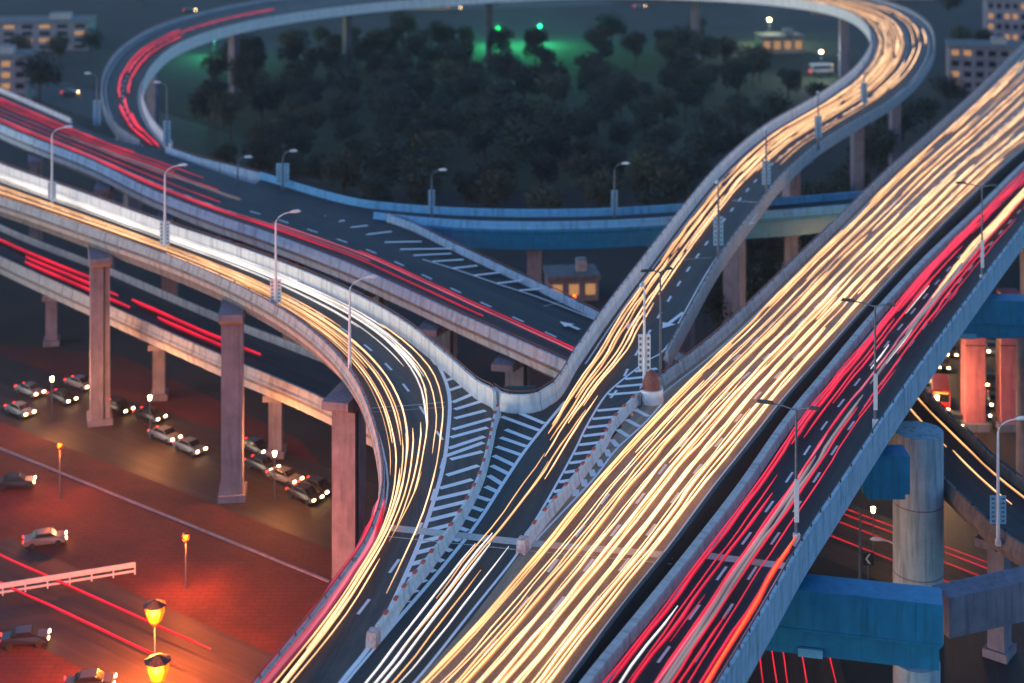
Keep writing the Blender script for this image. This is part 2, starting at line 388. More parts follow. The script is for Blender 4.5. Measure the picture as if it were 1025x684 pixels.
# blue branch overpass: left = near edge, right = far edge
Br = Road([(250, 189, 262, 179, 13.2), (330, 212, 345, 203, 12.6), (390, 222, 400, 211, 12), (480, 229, 485, 216, 11.6), (590, 229, 590, 216, 11.3), (700, 223, 700, 210, 11.2), (850, 212, 850, 199, 11.2), (1000, 196, 1000, 184, 11.2)])
# lower curved ramp on the right
Cr = Road([(840, 352, 870, 330, 6), (868, 392, 905, 372, 6), (893, 430, 930, 402, 6), (925, 470, 968, 438, 6), (965, 512, 1005, 474, 6), (1010, 550, 1050, 505, 6), (1100, 600, 1130, 545, 6)])
# lower ramp beyond the left deck
Vr = Road([(-80, 225, -70, 190, 3), (0, 266, 5, 232, 3), (100, 312, 110, 274, 3), (210, 362, 222, 322, 3), (325, 412, 345, 370, 3), (420, 470, 450, 420, 3), (480, 560, 520, 500, 3)])

def st(o, kind='structure'): o['kind'] = kind; return o

# ------------------------------------------------------------------ ground
g = MB(); g.face([(-1500, -200, G0), (1500, -200, G0), (1500, 3000, G0), (-1500, 3000, G0)]); st(g.build('ground', M['ground']))
def patch(name, pts, mat, dz):
    mb = MB(); q = [P(x, y, G0) for x, y in pts]; q = [(p.x, p.y, G0 + dz) for p in q]
    a = sum(q[i][0] * q[(i + 1) % len(q)][1] - q[(i + 1) % len(q)][0] * q[i][1] for i in range(len(q)))
    if a < 0: q = q[::-1]
    mb.face(q); return st(mb.build(name, mat))
patch('plaza', [(-60, 340), (120, 355), (300, 440), (400, 560), (420, 760), (-60, 760)], M['plaza'], .004)
patch('lawn', [(170, 110), (300, 52), (700, 42), (850, 30), (850, 90), (700, 160), (560, 190), (330, 190)], M['lawn'], .004)
def gstreet(name, a, b, w, dz=.008):
    mb = MB(); p, q = P(*a, G0), P(*b, G0); t = (q - p).normalized(); n = Vector((-t.y, t.x, 0)) * w / 2; L = (q - p).length
    mb.face([p - n + Vector((0, 0, dz)), q - n + Vector((0, 0, dz)), q + n + Vector((0, 0, dz)), p + n + Vector((0, 0, dz))][::-1], 0, [(0, 0), (0, L), (w, L), (w, 0)][::-1])
    o = st(mb.build(name, M['asph_gnd'])); 
    if o.data.polygons[0].normal.z < 0: o.data.flip_normals()
    return o, p, q, t
SA = gstreet('street', (1040, 760), (935, 220), 16)
SB = gstreet('street', (760, 500), (1120, 640), 13, .012)
SC = gstreet('street', (-60, 365), (420, 540), 15, .010)
SD = gstreet('street', (-100, 40), (260, 160), 18, .012)
SE = gstreet('street', (300, 10), (900, -6), 22, .016)
SF = gstreet('street', (-40, 560), (260, 700), 12, .014)
SG = gstreet('street', (770, 620), (790, 760), 12, .016)

kb = MB(); a, b = P(-60, 425, G0), P(330, 583, G0); t = (b - a).normalized(); m_ = (a + b) / 2; kb.box((m_.x, m_.y, G0 + .07), ((b - a).length, .3, .15), math.atan2(t.y, t.x)); st(kb.build('kerb', M['conc_pier']))
# ------------------------------------------------------------------ decks
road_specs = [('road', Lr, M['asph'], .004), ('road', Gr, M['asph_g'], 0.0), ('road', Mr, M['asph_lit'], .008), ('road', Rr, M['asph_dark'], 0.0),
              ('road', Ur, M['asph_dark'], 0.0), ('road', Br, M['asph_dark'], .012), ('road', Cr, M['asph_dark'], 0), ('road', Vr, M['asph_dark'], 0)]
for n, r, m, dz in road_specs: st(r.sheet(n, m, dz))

def viaduct(label, group='viaducts of the interchange'):
    o = empty('viaduct'); tag(o, label, 'viaduct'); return o
vL = viaduct('curved viaduct with long white wall and rust red rail at left of centre')
parapet(Lr.edge('R', 0, 10), M['conc_pale'], vL, flip=-1, h=1.75)
parapet(Lr.edge('L'), M['conc'], vL, flip=1, h=.9)
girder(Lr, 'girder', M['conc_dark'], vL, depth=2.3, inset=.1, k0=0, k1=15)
piers_along(Lr, vL, M['conc_pier'], [Lr.key_s(k) for k in (.3, 2.15, 4.0, 6.6)], u=.12, w=3.2, d=2.4, capw=8)
vG = viaduct('looping ramp viaduct carrying gold streaks down from the big ring')
wall = Gr.edge('L', 8); curve = [P(x, y, 16) for x, y in ((491, 405), (499, 411), (512, 414), (530, 414), (543, 411))]
parapet([p for p in catmull(curve, 4)] + [p for p in wall[1:]], M['conc_pale'], vG, flip=1, h=1.6)
parapet(Gr.edge('R', 9), M['conc'], vG, flip=-1, h=.9)
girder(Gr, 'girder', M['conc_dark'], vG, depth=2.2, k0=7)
piers_along(Gr, vG, M['conc_pier'], [Gr.key_s(k) for k in (9.5, 11, 12.5, 14, 15.5, 17, 18.5, 20, 21.5, 23, 24.2, 25.5, 27, 28.5, 30)], w=2.6, d=2.0)
vM = viaduct('wide central viaduct crowded with cream headlight streaks')
parapet(Mr.edge('L', 5.9), M['conc'], vM, flip=1, h=1.0)
parapet(Mr.edge('R'), M['black'], vM, flip=-1, h=.8, rail=False)
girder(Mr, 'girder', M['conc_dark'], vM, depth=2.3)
piers_along(Mr, vM, M['conc_pier'], [Mr.key_s(k) for k in (1.5, 4.2, 7, 9, 11, 12.5, 14)], w=3, d=2.4)
vR = viaduct('right hand viaduct with red streaks and blue grey outer parapet')
mb = MB(); sweep(mb, Rr.edge('L'), [(-.55, -1.0), (-.5, .9), (.1, .9), (.16, 0), (.16, -.05), (-.3, -1.0)], 1); mb.build('median_barrier', M['conc_med'], vR, weld=True)
parapet(Rr.edge('R'), M['parapet_blue'], vR, flip=-1, h=1.1, drop=1.6, railmat=M['black'])
girder(Rr, 'girder', M['blue'], vR, depth=2.3)
piers_along(Rr, vR, M['conc_pier'], [Rr.key_s(k) for k in (9.5, 11)], w=3, d=2.4)
vU = viaduct('upper left viaduct with crimson streaks and grey concrete side')
parapet(Ur.edge('L'), M['parapet_blue'], vU, flip=1, h=1.1, drop=1.3)
parapet(Ur.edge('R', 0, 1.75), M['conc_pale'], vU, flip=-1, h=.9)
parapet(Ur.edge('R', 5.9), M['parapet_blue'], vU, flip=-1, h=1.0, drop=1.3)
parapet([P(x, y, z) for x, y, z in ((168, 152, 13.6), (200, 163, 13.4), (240, 173, 13.3), (270, 181, 13))], M['parapet_blue'], vU, flip=-1, h=.9)
girder(Ur, 'girder', M['conc_dark'], vU, depth=2.4, inset=.08)
piers_along(Ur, vU, M['conc_pier'], [Ur.key_s(k) for k in (.7, 1.35, 2.2, 3.2, 4.3, 5.3, 6.3, 7.5, 8.7)], u=.3, w=3.2, d=2.2)
vB = viaduct('blue sided branch viaduct crossing behind the park side')
parapet(Br.edge('L', 1.8), M['blue_lt'], vB, flip=1, h=1.0, rail=False, drop=1.0)
parapet(Br.edge('R'), M['blue_lt'], vB, flip=-1, h=1.1, rail=False)
girder(Br, 'girder', M['blue'], vB, depth=3.0, inset=.02)
piers_along(Br, vB, M['conc_pier'], [Br.key_s(k) for k in (1.5, 2.6, 3.5, 4.6, 5.6)], w=2.6, d=2)
vC = viaduct('low curved ramp viaduct in the shade at the right')
parapet(Cr.edge('L'), M['conc_dark'], vC, flip=1, h=1.0, railmat=M['black'])
parapet(Cr.edge('R'), M['conc_dark'], vC, flip=-1, h=1.0, railmat=M['black'])
girder(Cr, 'girder', M['conc_dark'], vC, depth=1.9)
piers_along(Cr, vC, M['conc_pier'], [Cr.key_s(k) for k in (2.2, 4.4)], w=2.0, d=1.6)
vV = viaduct('low ramp viaduct with tan edge passing outside the curved deck')
parapet(Vr.edge('L'), M['conc'], vV, flip=1, h=1.2, rail=False, drop=1.4)
parapet(Vr.edge('R'), M['conc'], vV, flip=-1, h=1.0, rail=False)
girder(Vr, 'girder', M['conc_dark'], vV, depth=2.0)
piers_along(Vr, vV, M['conc_pier'], [Vr.key_s(k) for k in (1.5, 2.5, 3.5)], w=2.0, d=1.6)

# portal frame on the right: column + blue cross beam of two courses
def portal(x0, y0, x1, y1, ztop, label, colx=None, colr=2.0, h=4.9, colmat='conc_blue', wd=2.6, x2=None):
    o = empty('portal_frame'); tag(o, label, 'bridge pier', 'portal frames beside the right viaduct')
    a, b = P(x0, y0, ztop), P(x1, y1, ztop); t = (b - a).normalized(); n = Vector((-t.y, t.x, 0)); ang = math.atan2(t.y, t.x)
    mid = (a + b) / 2 + n * wd / 2; L = (b - a).length
    bm = MB(); bm.box((mid.x, mid.y, ztop - h * .29), (L, wd, h * .58), ang); 
    m2 = mid - n * .0
    bm.box((m2.x, m2.y, ztop - h * .58 - h * .21 + .003), (L - .5, wd - .8, h * .42), ang)
    m3 = mid - n * .03; bm.box((m3.x, m3.y, ztop - h * .58 - .06), (L - .2, wd + .16, .18), ang)
    bo = bm.build('cross_beam', M['blue'], o)
    bv = bo.modifiers.new('bevel', 'BEVEL'); bv.width = .07; bv.segments = 2
    tr = MB()
    for f in (.12, .36, .62, .86):
        q = a.lerp(b, f) - n * .05
        tr.box((q.x, q.y, ztop - h * .27), (.12, .12, h * .5), ang); tr.build('stiffener', M['blue'], bo); tr = MB()
    q = a.lerp(b, .35) - n * .0; tr.box((q.x, q.y + .12, ztop - h * .93), (1.8, .3, .6), ang)
    tr.build('bracket', M['blue_lt'], bo)
    if colx:
        c = P(colx[0], colx[1], ztop) + n * wd / 2
        cm = MB(); cm.tube([(c.x, c.y, G0 - .3), (c.x, c.y, ztop - h - .003)], colr, 32, caps=True); cm.tube([(c.x, c.y, G0), (c.x, c.y, G0 + 1.0)], colr + .5, 32)
        cm.build('column', M[colmat], o, smooth=False)
    return o
portal(742, 584, 944, 606, 13.2, 'big two course blue cross beam jutting out under the red streak deck', colx=(918, 602), colr=1.7, h=5.0)
portal(900, 299, 1100, 303, 13.2, 'shaded blue cross beam over the jammed street with pink columns', h=4.6)
# thick round column carrying the right deck
def column(px, py0, ztop, r, label, mat, top_y=None):
    o = empty('bridge_column', P(px, py0, G0)); tag(o, label, 'bridge pier')
    mb = MB(); mb.tube([(0, 0, -.3), (0, 0, ztop - G0)], r, 40); sh = mb.build('shaft', M[mat], o, smooth=True)
    for p in sh.data.polygons:
        if len(p.vertices) > 4: p.use_smooth = False
    mb = MB(); 
    for z in (.33, .66): mb.tube([(0, 0, (ztop - G0) * z - .06), (0, 0, (ztop - G0) * z + .06)], r + .02, 40, caps=True)
    mb.build('joint_band', M['conc_pier'], o)
    return o
column(919, 640, 11.9, 2.35, 'thick round blue grey column behind the big blue cross beam', 'conc_blue')
b2 = empty('bearing_block', P(884, 470, 11.5)); tag(b2, 'blue box block bearing the right deck beside the round column', 'bearing block')
mb = MB(); mb.box((0, 0, 0), (4.2, 2.6, 3.4)); mb.box((0, -.1, -1.9), (3.4, 2.2, .6)); mb.build('block', M['blue'], b2)
b3 = empty('link_beam', P(985, 600, 7)); tag(b3, 'grey blue link beam running right from the round column', 'beam')
mb = MB()
a, b = P(946, 600, 9), P(1060, 575, 9); t = (b - a).normalized(); ang = math.atan2(t.y, t.x); mid = (a + b) / 2 - b3.location
mb.box((mid.x, mid.y + 1.2, mid.z - 1.6), ((b - a).length, 2.2, 3.2), ang); mb.build('beam', M['conc_pier'], b3)
def sq_column(px, py, w, ztop, label, mat):
    o = empty('square_column', P(px, py, G0)); tag(o, label, 'bridge pier')
    mb = MB(); mb.box((0, 0, (ztop - G0) / 2), (w, w * .9, ztop - G0)); q = mb.build('shaft', M[mat], o)
    bv = q.modifiers.new('bevel', 'BEVEL'); bv.width = .12; bv.segments = 2
    mb = MB(); mb.box((0, 0, .5), (w + .8, w + .7, 1.0)); mb.build('footing', M['conc_pier'], o)
    mb = MB(); mb.box((0, 0, (ztop - G0) * .62), (w + .03, w * .9 + .03, .14)); mb.build('joint_band', M['black'], o)
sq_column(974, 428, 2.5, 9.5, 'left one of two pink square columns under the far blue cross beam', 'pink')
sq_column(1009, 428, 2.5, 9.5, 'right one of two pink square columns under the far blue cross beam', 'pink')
column(1034, 480, 9.0, 1.9, 'grey round column cut by the right edge of view', 'conc_pier')

# ------------------------------------------------------------------ gore barriers
def gore_barrier(px, label, h=1.0, endcap=True, blocks=True):
    pts = catmull([P(x, y, 16.01) for x, y in px], 6)
    o = empty('gore_barrier'); tag(o, label, 'barrier', 'concrete barriers along the gores')
    mb = MB(); prof = [(-.26, 0), (-.22, .2), (-.12, .45), (-.10, h), (.10, h), (.12, .45), (.22, .2), (.26, 0)]
    sweep(mb, pts, prof); mb.build('wall', M['conc_pale'], o, weld=True)
    if blocks:
        mb = MB(); acc = 0; n = 0
        for i in range(1, len(pts)):
            acc += (pts[i] - pts[i - 1]).length
            if acc > 1.5:
                acc = 0; n += 1
                if n > 22: break
                t = (pts[i] - pts[i - 1]).normalized(); mb = MB(); mb.box((pts[i].x, pts[i].y, 16 + h + .07), (.5, .26, .12), math.atan2(t.y, t.x)); mb.build('reflector', M['red_cap'], o)
    p = pts[0]; t = (pts[0] - pts[1]).normalized()
    mb = MB(); q = p + t * .6; mb.box((q.x, q.y, 16.5), (.9, .75, .95), math.atan2(t.y, t.x), taper=.85)
    mb.build('end_block', M['redwhite'], o); return o
gore_barrier([(377, 641), (391, 622), (408, 597), (432, 566), (460, 525), (480, 486), (490, 450), (494, 430), (499, 415)], 'long bent white gore barrier between the curved deck and the ring ramp')
gore_barrier([(526, 548), (541, 529), (572, 491), (603, 450), (613, 431), (638, 404)], 'shorter straight white gore barrier beside the wide central deck')
# crash cushion at the nose
o = empty('crash_cushion', P(652, 402, 16)); tag(o, 'white drum like crash cushion with faded red dome at the gore nose', 'crash cushion')
mb = MB(); n = 20; mb.tube([(0, 0, 0), (0, 0, 1.25)], [1.15, 1.1], n); mb.build('drum', M['pole'], o)
mb = MB(); mb.tube([(0, 0, 1.25), (0, 0, 1.9), (0, 0, 2.5), (0, 0, 2.9)], [.85, .8, .55, .2], n); mb.build('dome', M['rail'], o)

# ------------------------------------------------------------------ paint
def line(mb, pts, w=.16, z=16.022):
    pts = [Vector((p.x, p.y, z if z else p.z + .022)) for p in pts]
    for i in range(len(pts) - 1):
        def nn(j):
            t = pts[min(j + 1, len(pts) - 1)] - pts[max(j - 1, 0)]; t.z = 0; t.normalize(); return Vector((-t.y, t.x, 0)) * w / 2
        a, b = pts[i], pts[i + 1]; q = [a - nn(i), b - nn(i + 1), b + nn(i + 1), a + nn(i)]
        mb.face(q)
def bar(mb, p, q, w=.45, z=16.026):
    w *= 1.3; p = P(*p, z); q = P(*q, z); line(mb, [p, q], w, z)
mk = MB()
LB = [(436, 360), (446, 382), (450, 401), (449, 427), (443, 470), (424, 532), (401, 587), (374, 641), (341, 684), (290, 752)]
RB = [(566, 402), (560, 409), (528, 448), (503, 485), (477, 525), (439, 573), (397, 622), (377, 646)]
LBp = catmull([P(x, y) for x, y in LB], 8); RBp = catmull([P(x, y) for x, y in RB], 8)
line(mk, LBp, .34); line(mk, RBp, .3)
line(mk, catmull([P(x, y) for x, y in ((376, 648), (346, 684), (300, 745))], 4), .2)
line(mk, catmull([P(x, y) for x, y in ((300, 283 - 0), (345, 303), (390, 328), (420, 348), (436, 366))], 6), .14)
for a, b in [((451, 460), (483, 452)), ((447, 476), (479, 466)), ((440, 489), (473, 480)), ((445, 471 - 14), (484, 443)), ((449, 449), (485, 437)), ((451, 438), (488, 428)),
             ((453, 430), (492, 419)), ((455, 419), (486, 411)), ((455, 410), (481, 402)), ((453, 403), (472, 395)), ((449, 391), (464, 386)), ((446, 381), (456, 378)),
             ]: bar(mk, a, b, .42)
def px_of(poly, y):
    for (x0, y0), (x1, y1) in zip(poly, poly[1:]):
        if min(y0, y1) <= y <= max(y0, y1): return x0 + (x1 - x0) * (y - y0) / ((y1 - y0) or 1)
    return None
y = 500
while y < 628:
    a = px_of(LB, y); b = px_of(P1[::-1], y - 9)
    if b - a > 6: bar(mk, (a + 1, y), (b - 3, y - 9 * min(1, (b - a) / 40)), .45)
    y += 10.5 + (y - 500) * .012
for a, b in [((502, 417), (540, 431)), ((506, 430), (532, 440)), ((501, 438), (527, 447)), ((497, 447), (523, 456)), ((494, 456), (515, 466)), ((492, 466), (510, 475)), ((489, 476), (503, 485)), ((521, 414), (545, 424)), ((486, 487), (499, 493))]: bar(mk, a, b, .4)
y = 497
while y < 615:
    a = px_of(P1[::-1], y); b = px_of(RB, y + 6)
    if a and b and b - a > 4: bar(mk, (a + 3, y), (b - 1, y + 6 * min(1, (b - a) / 25)), .4)
    y += 10.5
L2 = [(719, 260), (694, 305), (667, 348), (647, 362), (620, 383), (604, 399), (586, 429), (576, 450), (552, 494), (522, 545), (514, 560), (470, 615), (422, 675), (350, 756)]
R2 = [(662, 405), (645, 424), (617, 450), (593, 481), (545, 532), (524, 556)]
line(mk, catmull([P(x, y) for x, y in L2], 6), .2); line(mk, catmull([P(x, y) for x, y in R2], 6), .2)
y = 372
while y < 540:
    a = px_of(L2, y); b = px_of(P2[::-1], y - 3) if y > 404 else px_of([(668, 352), (648, 398)], y - 3)
    if b and b - a > 4: bar(mk, (a + 1, y), (b - 3, y - 3), .42)
    y += 7.5 + (y - 370) * .02
y = 410
while y < 535:
    a = px_of(P2[::-1], y - 0); b = px_of(R2, y + 7)
    if a and b and b - a > 5: bar(mk, (a + 4, y), (b - 2, y + 7), .4)
    y += 10
def dashes(mb, road, u, s0, s1, per=6.0, ln=2.1, w=.24, dz=.024, ph=0.0):
    s = s0 + ph
    while s < s1:
        pts = [road.at(s + ln * k / 3, u) for k in range(4)]
        line(mb, [p + Vector((0, 0, dz - .022)) for p in pts], w, None); s += per
def solid(mb, road, u, s0, s1, w=.15, dz=.024):
    n = max(2, int((s1 - s0) / 3)); line(mb, [road.at(s0 + (s1 - s0) * k / n, u) + Vector((0, 0, dz - .022)) for k in range(n + 1)], w, None)
dashes(mk, Lr, .52, 0, Lr.key_s(14)); solid(mk, Lr, .96, 0, Lr.key_s(8)); solid(mk, Lr, .07, 0, Lr.len)
dashes(mk, Gr, .62, Gr.key_s(8), Gr.key_s(20)); solid(mk, Gr, .06, Gr.key_s(9), Gr.len); solid(mk, Gr, .94, Gr.key_s(9.8), Gr.len)
dashes(mk, Gr, .5, Gr.key_s(24), Gr.len, w=.2); 
for u in (.28, .52, .76): dashes(mk, Mr, u, 0, Mr.len)
solid(mk, Mr, .05, Mr.key_s(6), Mr.len); solid(mk, Mr, .96, 0, Mr.len)
for u in (.36, .66): dashes(mk, Rr, u, 0, Rr.len, ln=2.2, w=.2)
solid(mk, Rr, .06, 0, Rr.len); solid(mk, Rr, .94, 0, Rr.len)
for u in (.3, ): dashes(mk, Ur, u, 0, Ur.key_s(4.5))
dashes(mk, Ur, .42, Ur.key_s(4.5), Ur.len); solid(mk, Ur, .05, 0, Ur.len)
# hatched gore on the upper left deck
def upoint(x, y, zz): return P(x, y, zz)
def uz(x): # height of that deck by picture column
    ks = [(250, 13.1), (300, 12.6), (340, 12.2), (400, 11.6), (450, 11.2), (505, 10.7), (560, 10.1), (620, 9.6)]
    for (x0, z0), (x1, z1) in zip(ks, ks[1:]):
        if x <= x1: return z0 + (z1 - z0) * (x - x0) / (x1 - x0)
    return 9.6
hat = [((300, 219), (326, 216)), ((316, 225), (345, 221)), ((331, 230), (368, 226)), ((350, 237), (392, 232)), ((372, 243), (422, 242)), ((392, 250), (452, 249)), ((412, 256), (452, 254)), ((433, 262), (464, 260)),
       ((452, 269), (478, 266)), ((474, 276), (500, 273)), ((497, 284), (522, 281)), ((520, 291), (545, 289)), ((290, 213), (312, 211))]
for a, b in hat:
    p = P(*a, uz(a[0]) + .03); q = P(*b, uz(a[0]) + .03); line(mk, [p, q], .5, None)
ul = [(262, 203), (300, 219), (345, 235), (400, 253), (450, 268), (500, 285), (545, 300), (600, 322)]
line(mk, catmull([P(x, y, uz(x)) for x, y in ul], 4), .2, None)
ul = [(262, 200), (300, 208), (345, 217), (400, 226), (428, 232)]
line(mk, catmull([P(x, y, uz(x)) for x, y in ul], 4), .2, None)
# arrows
def arrow(tip, tail, z, w=.22, hw=.75, hl=1.9, dz=.03):
    a = P(*tail, z + dz); b = P(*tip, z + dz); t = (b - a).normalized(); n = Vector((-t.y, t.x, 0)); c = b - t * hl
    line(mk, [a, c], w * 2, None)
    q = [c + n * hw, b, c - n * hw]; q = [Vector((p.x, p.y, p.z + .022)) for p in q]; mk.face(q[::-1])
arrow((663, 329), (684, 313), 16); arrow((628, 330), (640, 316), 16); arrow((598, 396), (575, 374), 9.8); arrow((560, 322), (580, 330), 10.0); arrow((748, 226), (757, 214), 16)
o = st(mk.build('road_markings', M['paint']))
jt = MB()
for z_, pts, w in [(16.03, [(372, 527), (430, 533), (500, 541), (560, 547), (612, 551), (674, 557)], 1.05), (16.03, [(372, 536), (520, 551), (672, 565)], .12), (16.03, [(672, 562), (790, 575)], .0)]:
    if w: line(jt, [P(x, y) for x, y in pts], w, z_)
line(jt, [P(x, y) for x, y in ((703, 556), (792, 568))], 1.0, 16.03)
line(jt, [P(x, y) for x, y in ((372, 409), (412, 406), (446, 403))], .14, 16.03)
line(jt, [P(x, y) for x, y in ((372, 413), (446, 408))], .07, 16.032)
line(jt, [P(x, y) for x, y in ((886, 206), (960, 207))], .25, 16.03); line(jt, [P(x, y) for x, y in ((872, 211), (950, 213))], .18, 16.03)
line(jt, [P(x, y) for x, y in ((712, 258), (660, 262))], .1, 16.03)
line(jt, [P(x, y) for x, y in ((733, 201), (758, 203))], .3, 16.03)
line(jt, [P(x, y, 10.05) for x, y in ((520, 312), (566, 302))], .15, None)
for p_ in (): pass
st(jt.build('expansion_joints', M['joint']))

# ------------------------------------------------------------------ streaks of light
Lt = Road([(-90, 180, -60, 146, 16), (0, 205, 0, 174, 16), (90, 236, 85, 205, 16), (168, 264, 160, 233, 16), (232, 292, 239, 260, 16),
           (285, 322, 300, 283, 16), (325, 354, 360, 310, 16), (352, 388, 408, 340, 16), (368, 425, 440, 372, 16), (377, 462, 450, 408, 16),
           (379, 492, 447, 440, 16), (374, 522, 442, 472, 16), (360, 556, 430, 515, 16), (335, 592, 408, 568, 16), (305, 632, 382, 622, 16),
           (262, 684, 346, 676, 16), (195, 765, 288, 752, 16)])
Mt = Road([(350, 752, 512, 760, 16), (420, 684, 570, 684, 16), (478, 622, 617, 620, 16), (532, 558, 672, 551, 16), (585, 492, 718, 489, 16),
           (622, 450, 750, 449, 16), (664, 406, 789, 399, 16), (706, 364, 826, 357, 16), (742, 330, 862, 316, 16), (792, 278, 915, 258, 16), (844, 227, 966, 206, 16),
           (892, 179, 1006, 168, 16), (937, 138, 1052, 130, 16), (987, 91, 1100, 88, 16), (1037, 41, 1165, 30, 16), (1090, -10, 1230, -20, 16)])
Gt = Road([(315, 745, 358, 742, 16), (362, 684, 420, 678, 16), (405, 626, 470, 617, 16), (445, 572, 518, 553, 16), (474, 535, 545, 520, 16), (503, 492, 572, 484, 16),
           (529, 454, 592, 448, 16), (553, 418, 612, 416, 16), (568, 392, 634, 388, 16), (586, 362, 664, 360, 16), (613, 318, 690, 312, 16), (650, 268, 716, 266, 16), (689, 216, 748, 222, 16),
           (726, 172, 780, 182, 16), (770, 134, 815, 150, 16), (822, 103, 856, 124, 15.8), (858, 75, 893, 102, 15.6), (873, 50, 921, 76, 15.4), (868, 30, 934, 48, 15.2), (845, 15, 925, 24, 15),
           (800, 5, 890, 6, 14.8), (720, -2, 810, -11, 14.5), (600, -5, 640, -20, 14), (500, -1, 480, -19, 13.8), (400, 6, 350, -8, 13.5),
           (305, 17, 245, 6, 13.3), (232, 31, 170, 25, 13.1), (178, 50, 127, 48, 13), (150, 74, 106, 76, 13), (141, 98, 105, 103, 13), (148, 124, 117, 128, 13), (170, 152, 142, 146, 13)])
NSTREAK = [0]
def streak(road, u0, u1, s0, s1, kind, w, label, group, z=.62, wob=.085, name='headlight_streak', step=2.6):
    s0 = max(0, s0); s1 = min(road.len - .01, s1)
    if s1 - s0 < 1.5: return
    n = max(2, int((s1 - s0) / step)); pts = []; off = 0
    for k in range(n + 1):
        f = k / n; s = s0 + (s1 - s0) * f
        if k % 2 == 0: off = random.uniform(-wob, wob)
        wd = road.width(s); u = u0 + (u1 - u0) * (f * f * (3 - 2 * f))
        pts.append(road.at(s, u + off / wd, z))
    mb = MB(); h = w * .45
    taper = [min(1, .25 + k / 1.5, .25 + (n - k) / 1.5) * random.uniform(.8, 1.2) for k in range(n + 1)]
    def ribbon(w, h, dz, mi):
        rings = []
        for i, p in enumerate(pts):
            t = pts[min(i + 1, n)] - pts[max(i - 1, 0)]; t.z = 0; t.normalize(); nn = Vector((t.y, -t.x, 0))
            ww = w * taper[i]; q = p + Vector((0, 0, dz))
            rings.append([q + nn * ww / 2, q + Vector((0, 0, h / 2)), q - nn * ww / 2, q - Vector((0, 0, h / 2))])
        for i in range(n):
            for k in range(4):
                l = (k + 1) % 4; mb.face([rings[i][k], rings[i][l], rings[i + 1][l], rings[i + 1][k]], mi)
        mb.face(rings[0][::-1], mi); mb.face(rings[-1], mi)
    ribbon(w, h, 0, 0); ribbon(w * 1.8, h * .5, -h * .9, 1)
    # local origin at the streak's start
    org = Vector((pts[0].x, pts[0].y, pts[0].z)); mb.v = [(v[0] - org.x, v[1] - org.y, v[2] - org.z) for v in mb.v]
    o = mb.build(name, [M[kind + '_core'], M[kind + '_halo']]); o.location = org
    tag(o, label, 'light streak', group); NSTREAK[0] += 1
    return o

rnd = random.uniform
GM = 'headlight streaks on the wide central deck'
lanes = ['left edge lane', 'left middle lane', 'right middle lane', 'lane nearest the dark median']
def lane_of(u): return lanes[min(3, int(u * 4))]
for u in (.075, .10, .125, .21, .235, .30, .32, .36, .44, .465, .56, .59, .615, .70, .725, .80, .825, .88, .91):
    s = rnd(-10, 4); 
    while s < Mr.len:
        ln = rnd(60, 190); kd = 'head' if random.random() < .62 else 'gold'
        streak(Mt, u + rnd(-.008, .008), u + rnd(-.012, .012), s, s + ln, kd, random.choice([.06, .08, .10, .14, .20]), 'long cream headlight streak in the %s of the wide central deck' % lane_of(u), GM)
        s += ln + rnd(1, 16)
for k in range(34):
    u = rnd(.08, .93); s = rnd(0, Mr.len * .95)
    kd = random.choice(['head', 'head', 'white', 'gold'])
    streak(Mt, u, u + rnd(-.01, .01), s, s + rnd(5, 22), kd, rnd(.07, .14), 'short %s streak in the %s of the wide central deck' % ({'head': 'cream', 'white': 'white', 'gold': 'gold'}[kd], lane_of(u)), GM)
GG = 'headlight streaks on the ring ramp'
k8 = Gt.key_s(3.0)
for u, ends in ((.15, 1), (.18, 1), (.26, 1), (.29, 1), (.38, 1), (.42, 1), (.48, 1), (.56, 0), (.33, 0), (.52, 0), (.72, 0), (.8, 0)):
    s = Gt.key_s(5.5) + rnd(-16, 16) if ends else Gt.key_s(13) + rnd(-10, 10)
    while s < Gt.key_s(20.5):
        ln = rnd(30, 95)
        streak(Gt, u + rnd(-.01, .01), u + rnd(-.015, .015), s, s + ln, 'head' if random.random() < .6 else 'gold', rnd(.07, .17), 'long cream headlight streak on the %s side of the ring ramp' % ('inner' if u < .4 else 'outer'), GG)
        s += ln + rnd(.5, 4)
for k in range(16):
    u = rnd(.1, .9); s = Gt.key_s(15.5) + rnd(0, 1) * (Gt.key_s(21) - Gt.key_s(15.5))
    streak(Gt, u, u, s, s + rnd(10, 40), random.choice(['head', 'gold']), rnd(.1, .18), 'gold headlight streak sweeping round the far right bend of the ring', 'headlight streaks on the far bend of the ring')
for u0, u1, kd, a, b, w in ((.30, .34, 'gold', 2.2, 5.8, .12), (.42, .5, 'gold', 1.2, 5.5, .12), (.38, .4, 'white', 0, 3.6, .22), (.55, .5, 'white', 0, 3.2, .2), (.2, .25, 'white', 0, 3.4, .16), (.72, .7, 'gold', .0, 2.6, .12), (.86, .88, 'white', 0.6, 3.0, .14), (.48, .55, 'gold', 3.2, 7.0, .16), (.62, .6, 'head', 5, 7.5, .16)):
    streak(Gt, u0, u1, Gt.key_s(a), Gt.key_s(b), kd, w * .6, 'thin %s streak on the dark lanes between the two gore barriers' % {'gold': 'gold', 'white': 'white', 'head': 'cream'}[kd], 'streaks between the two gore barriers')
GL = 'headlight streaks on the curved left deck'
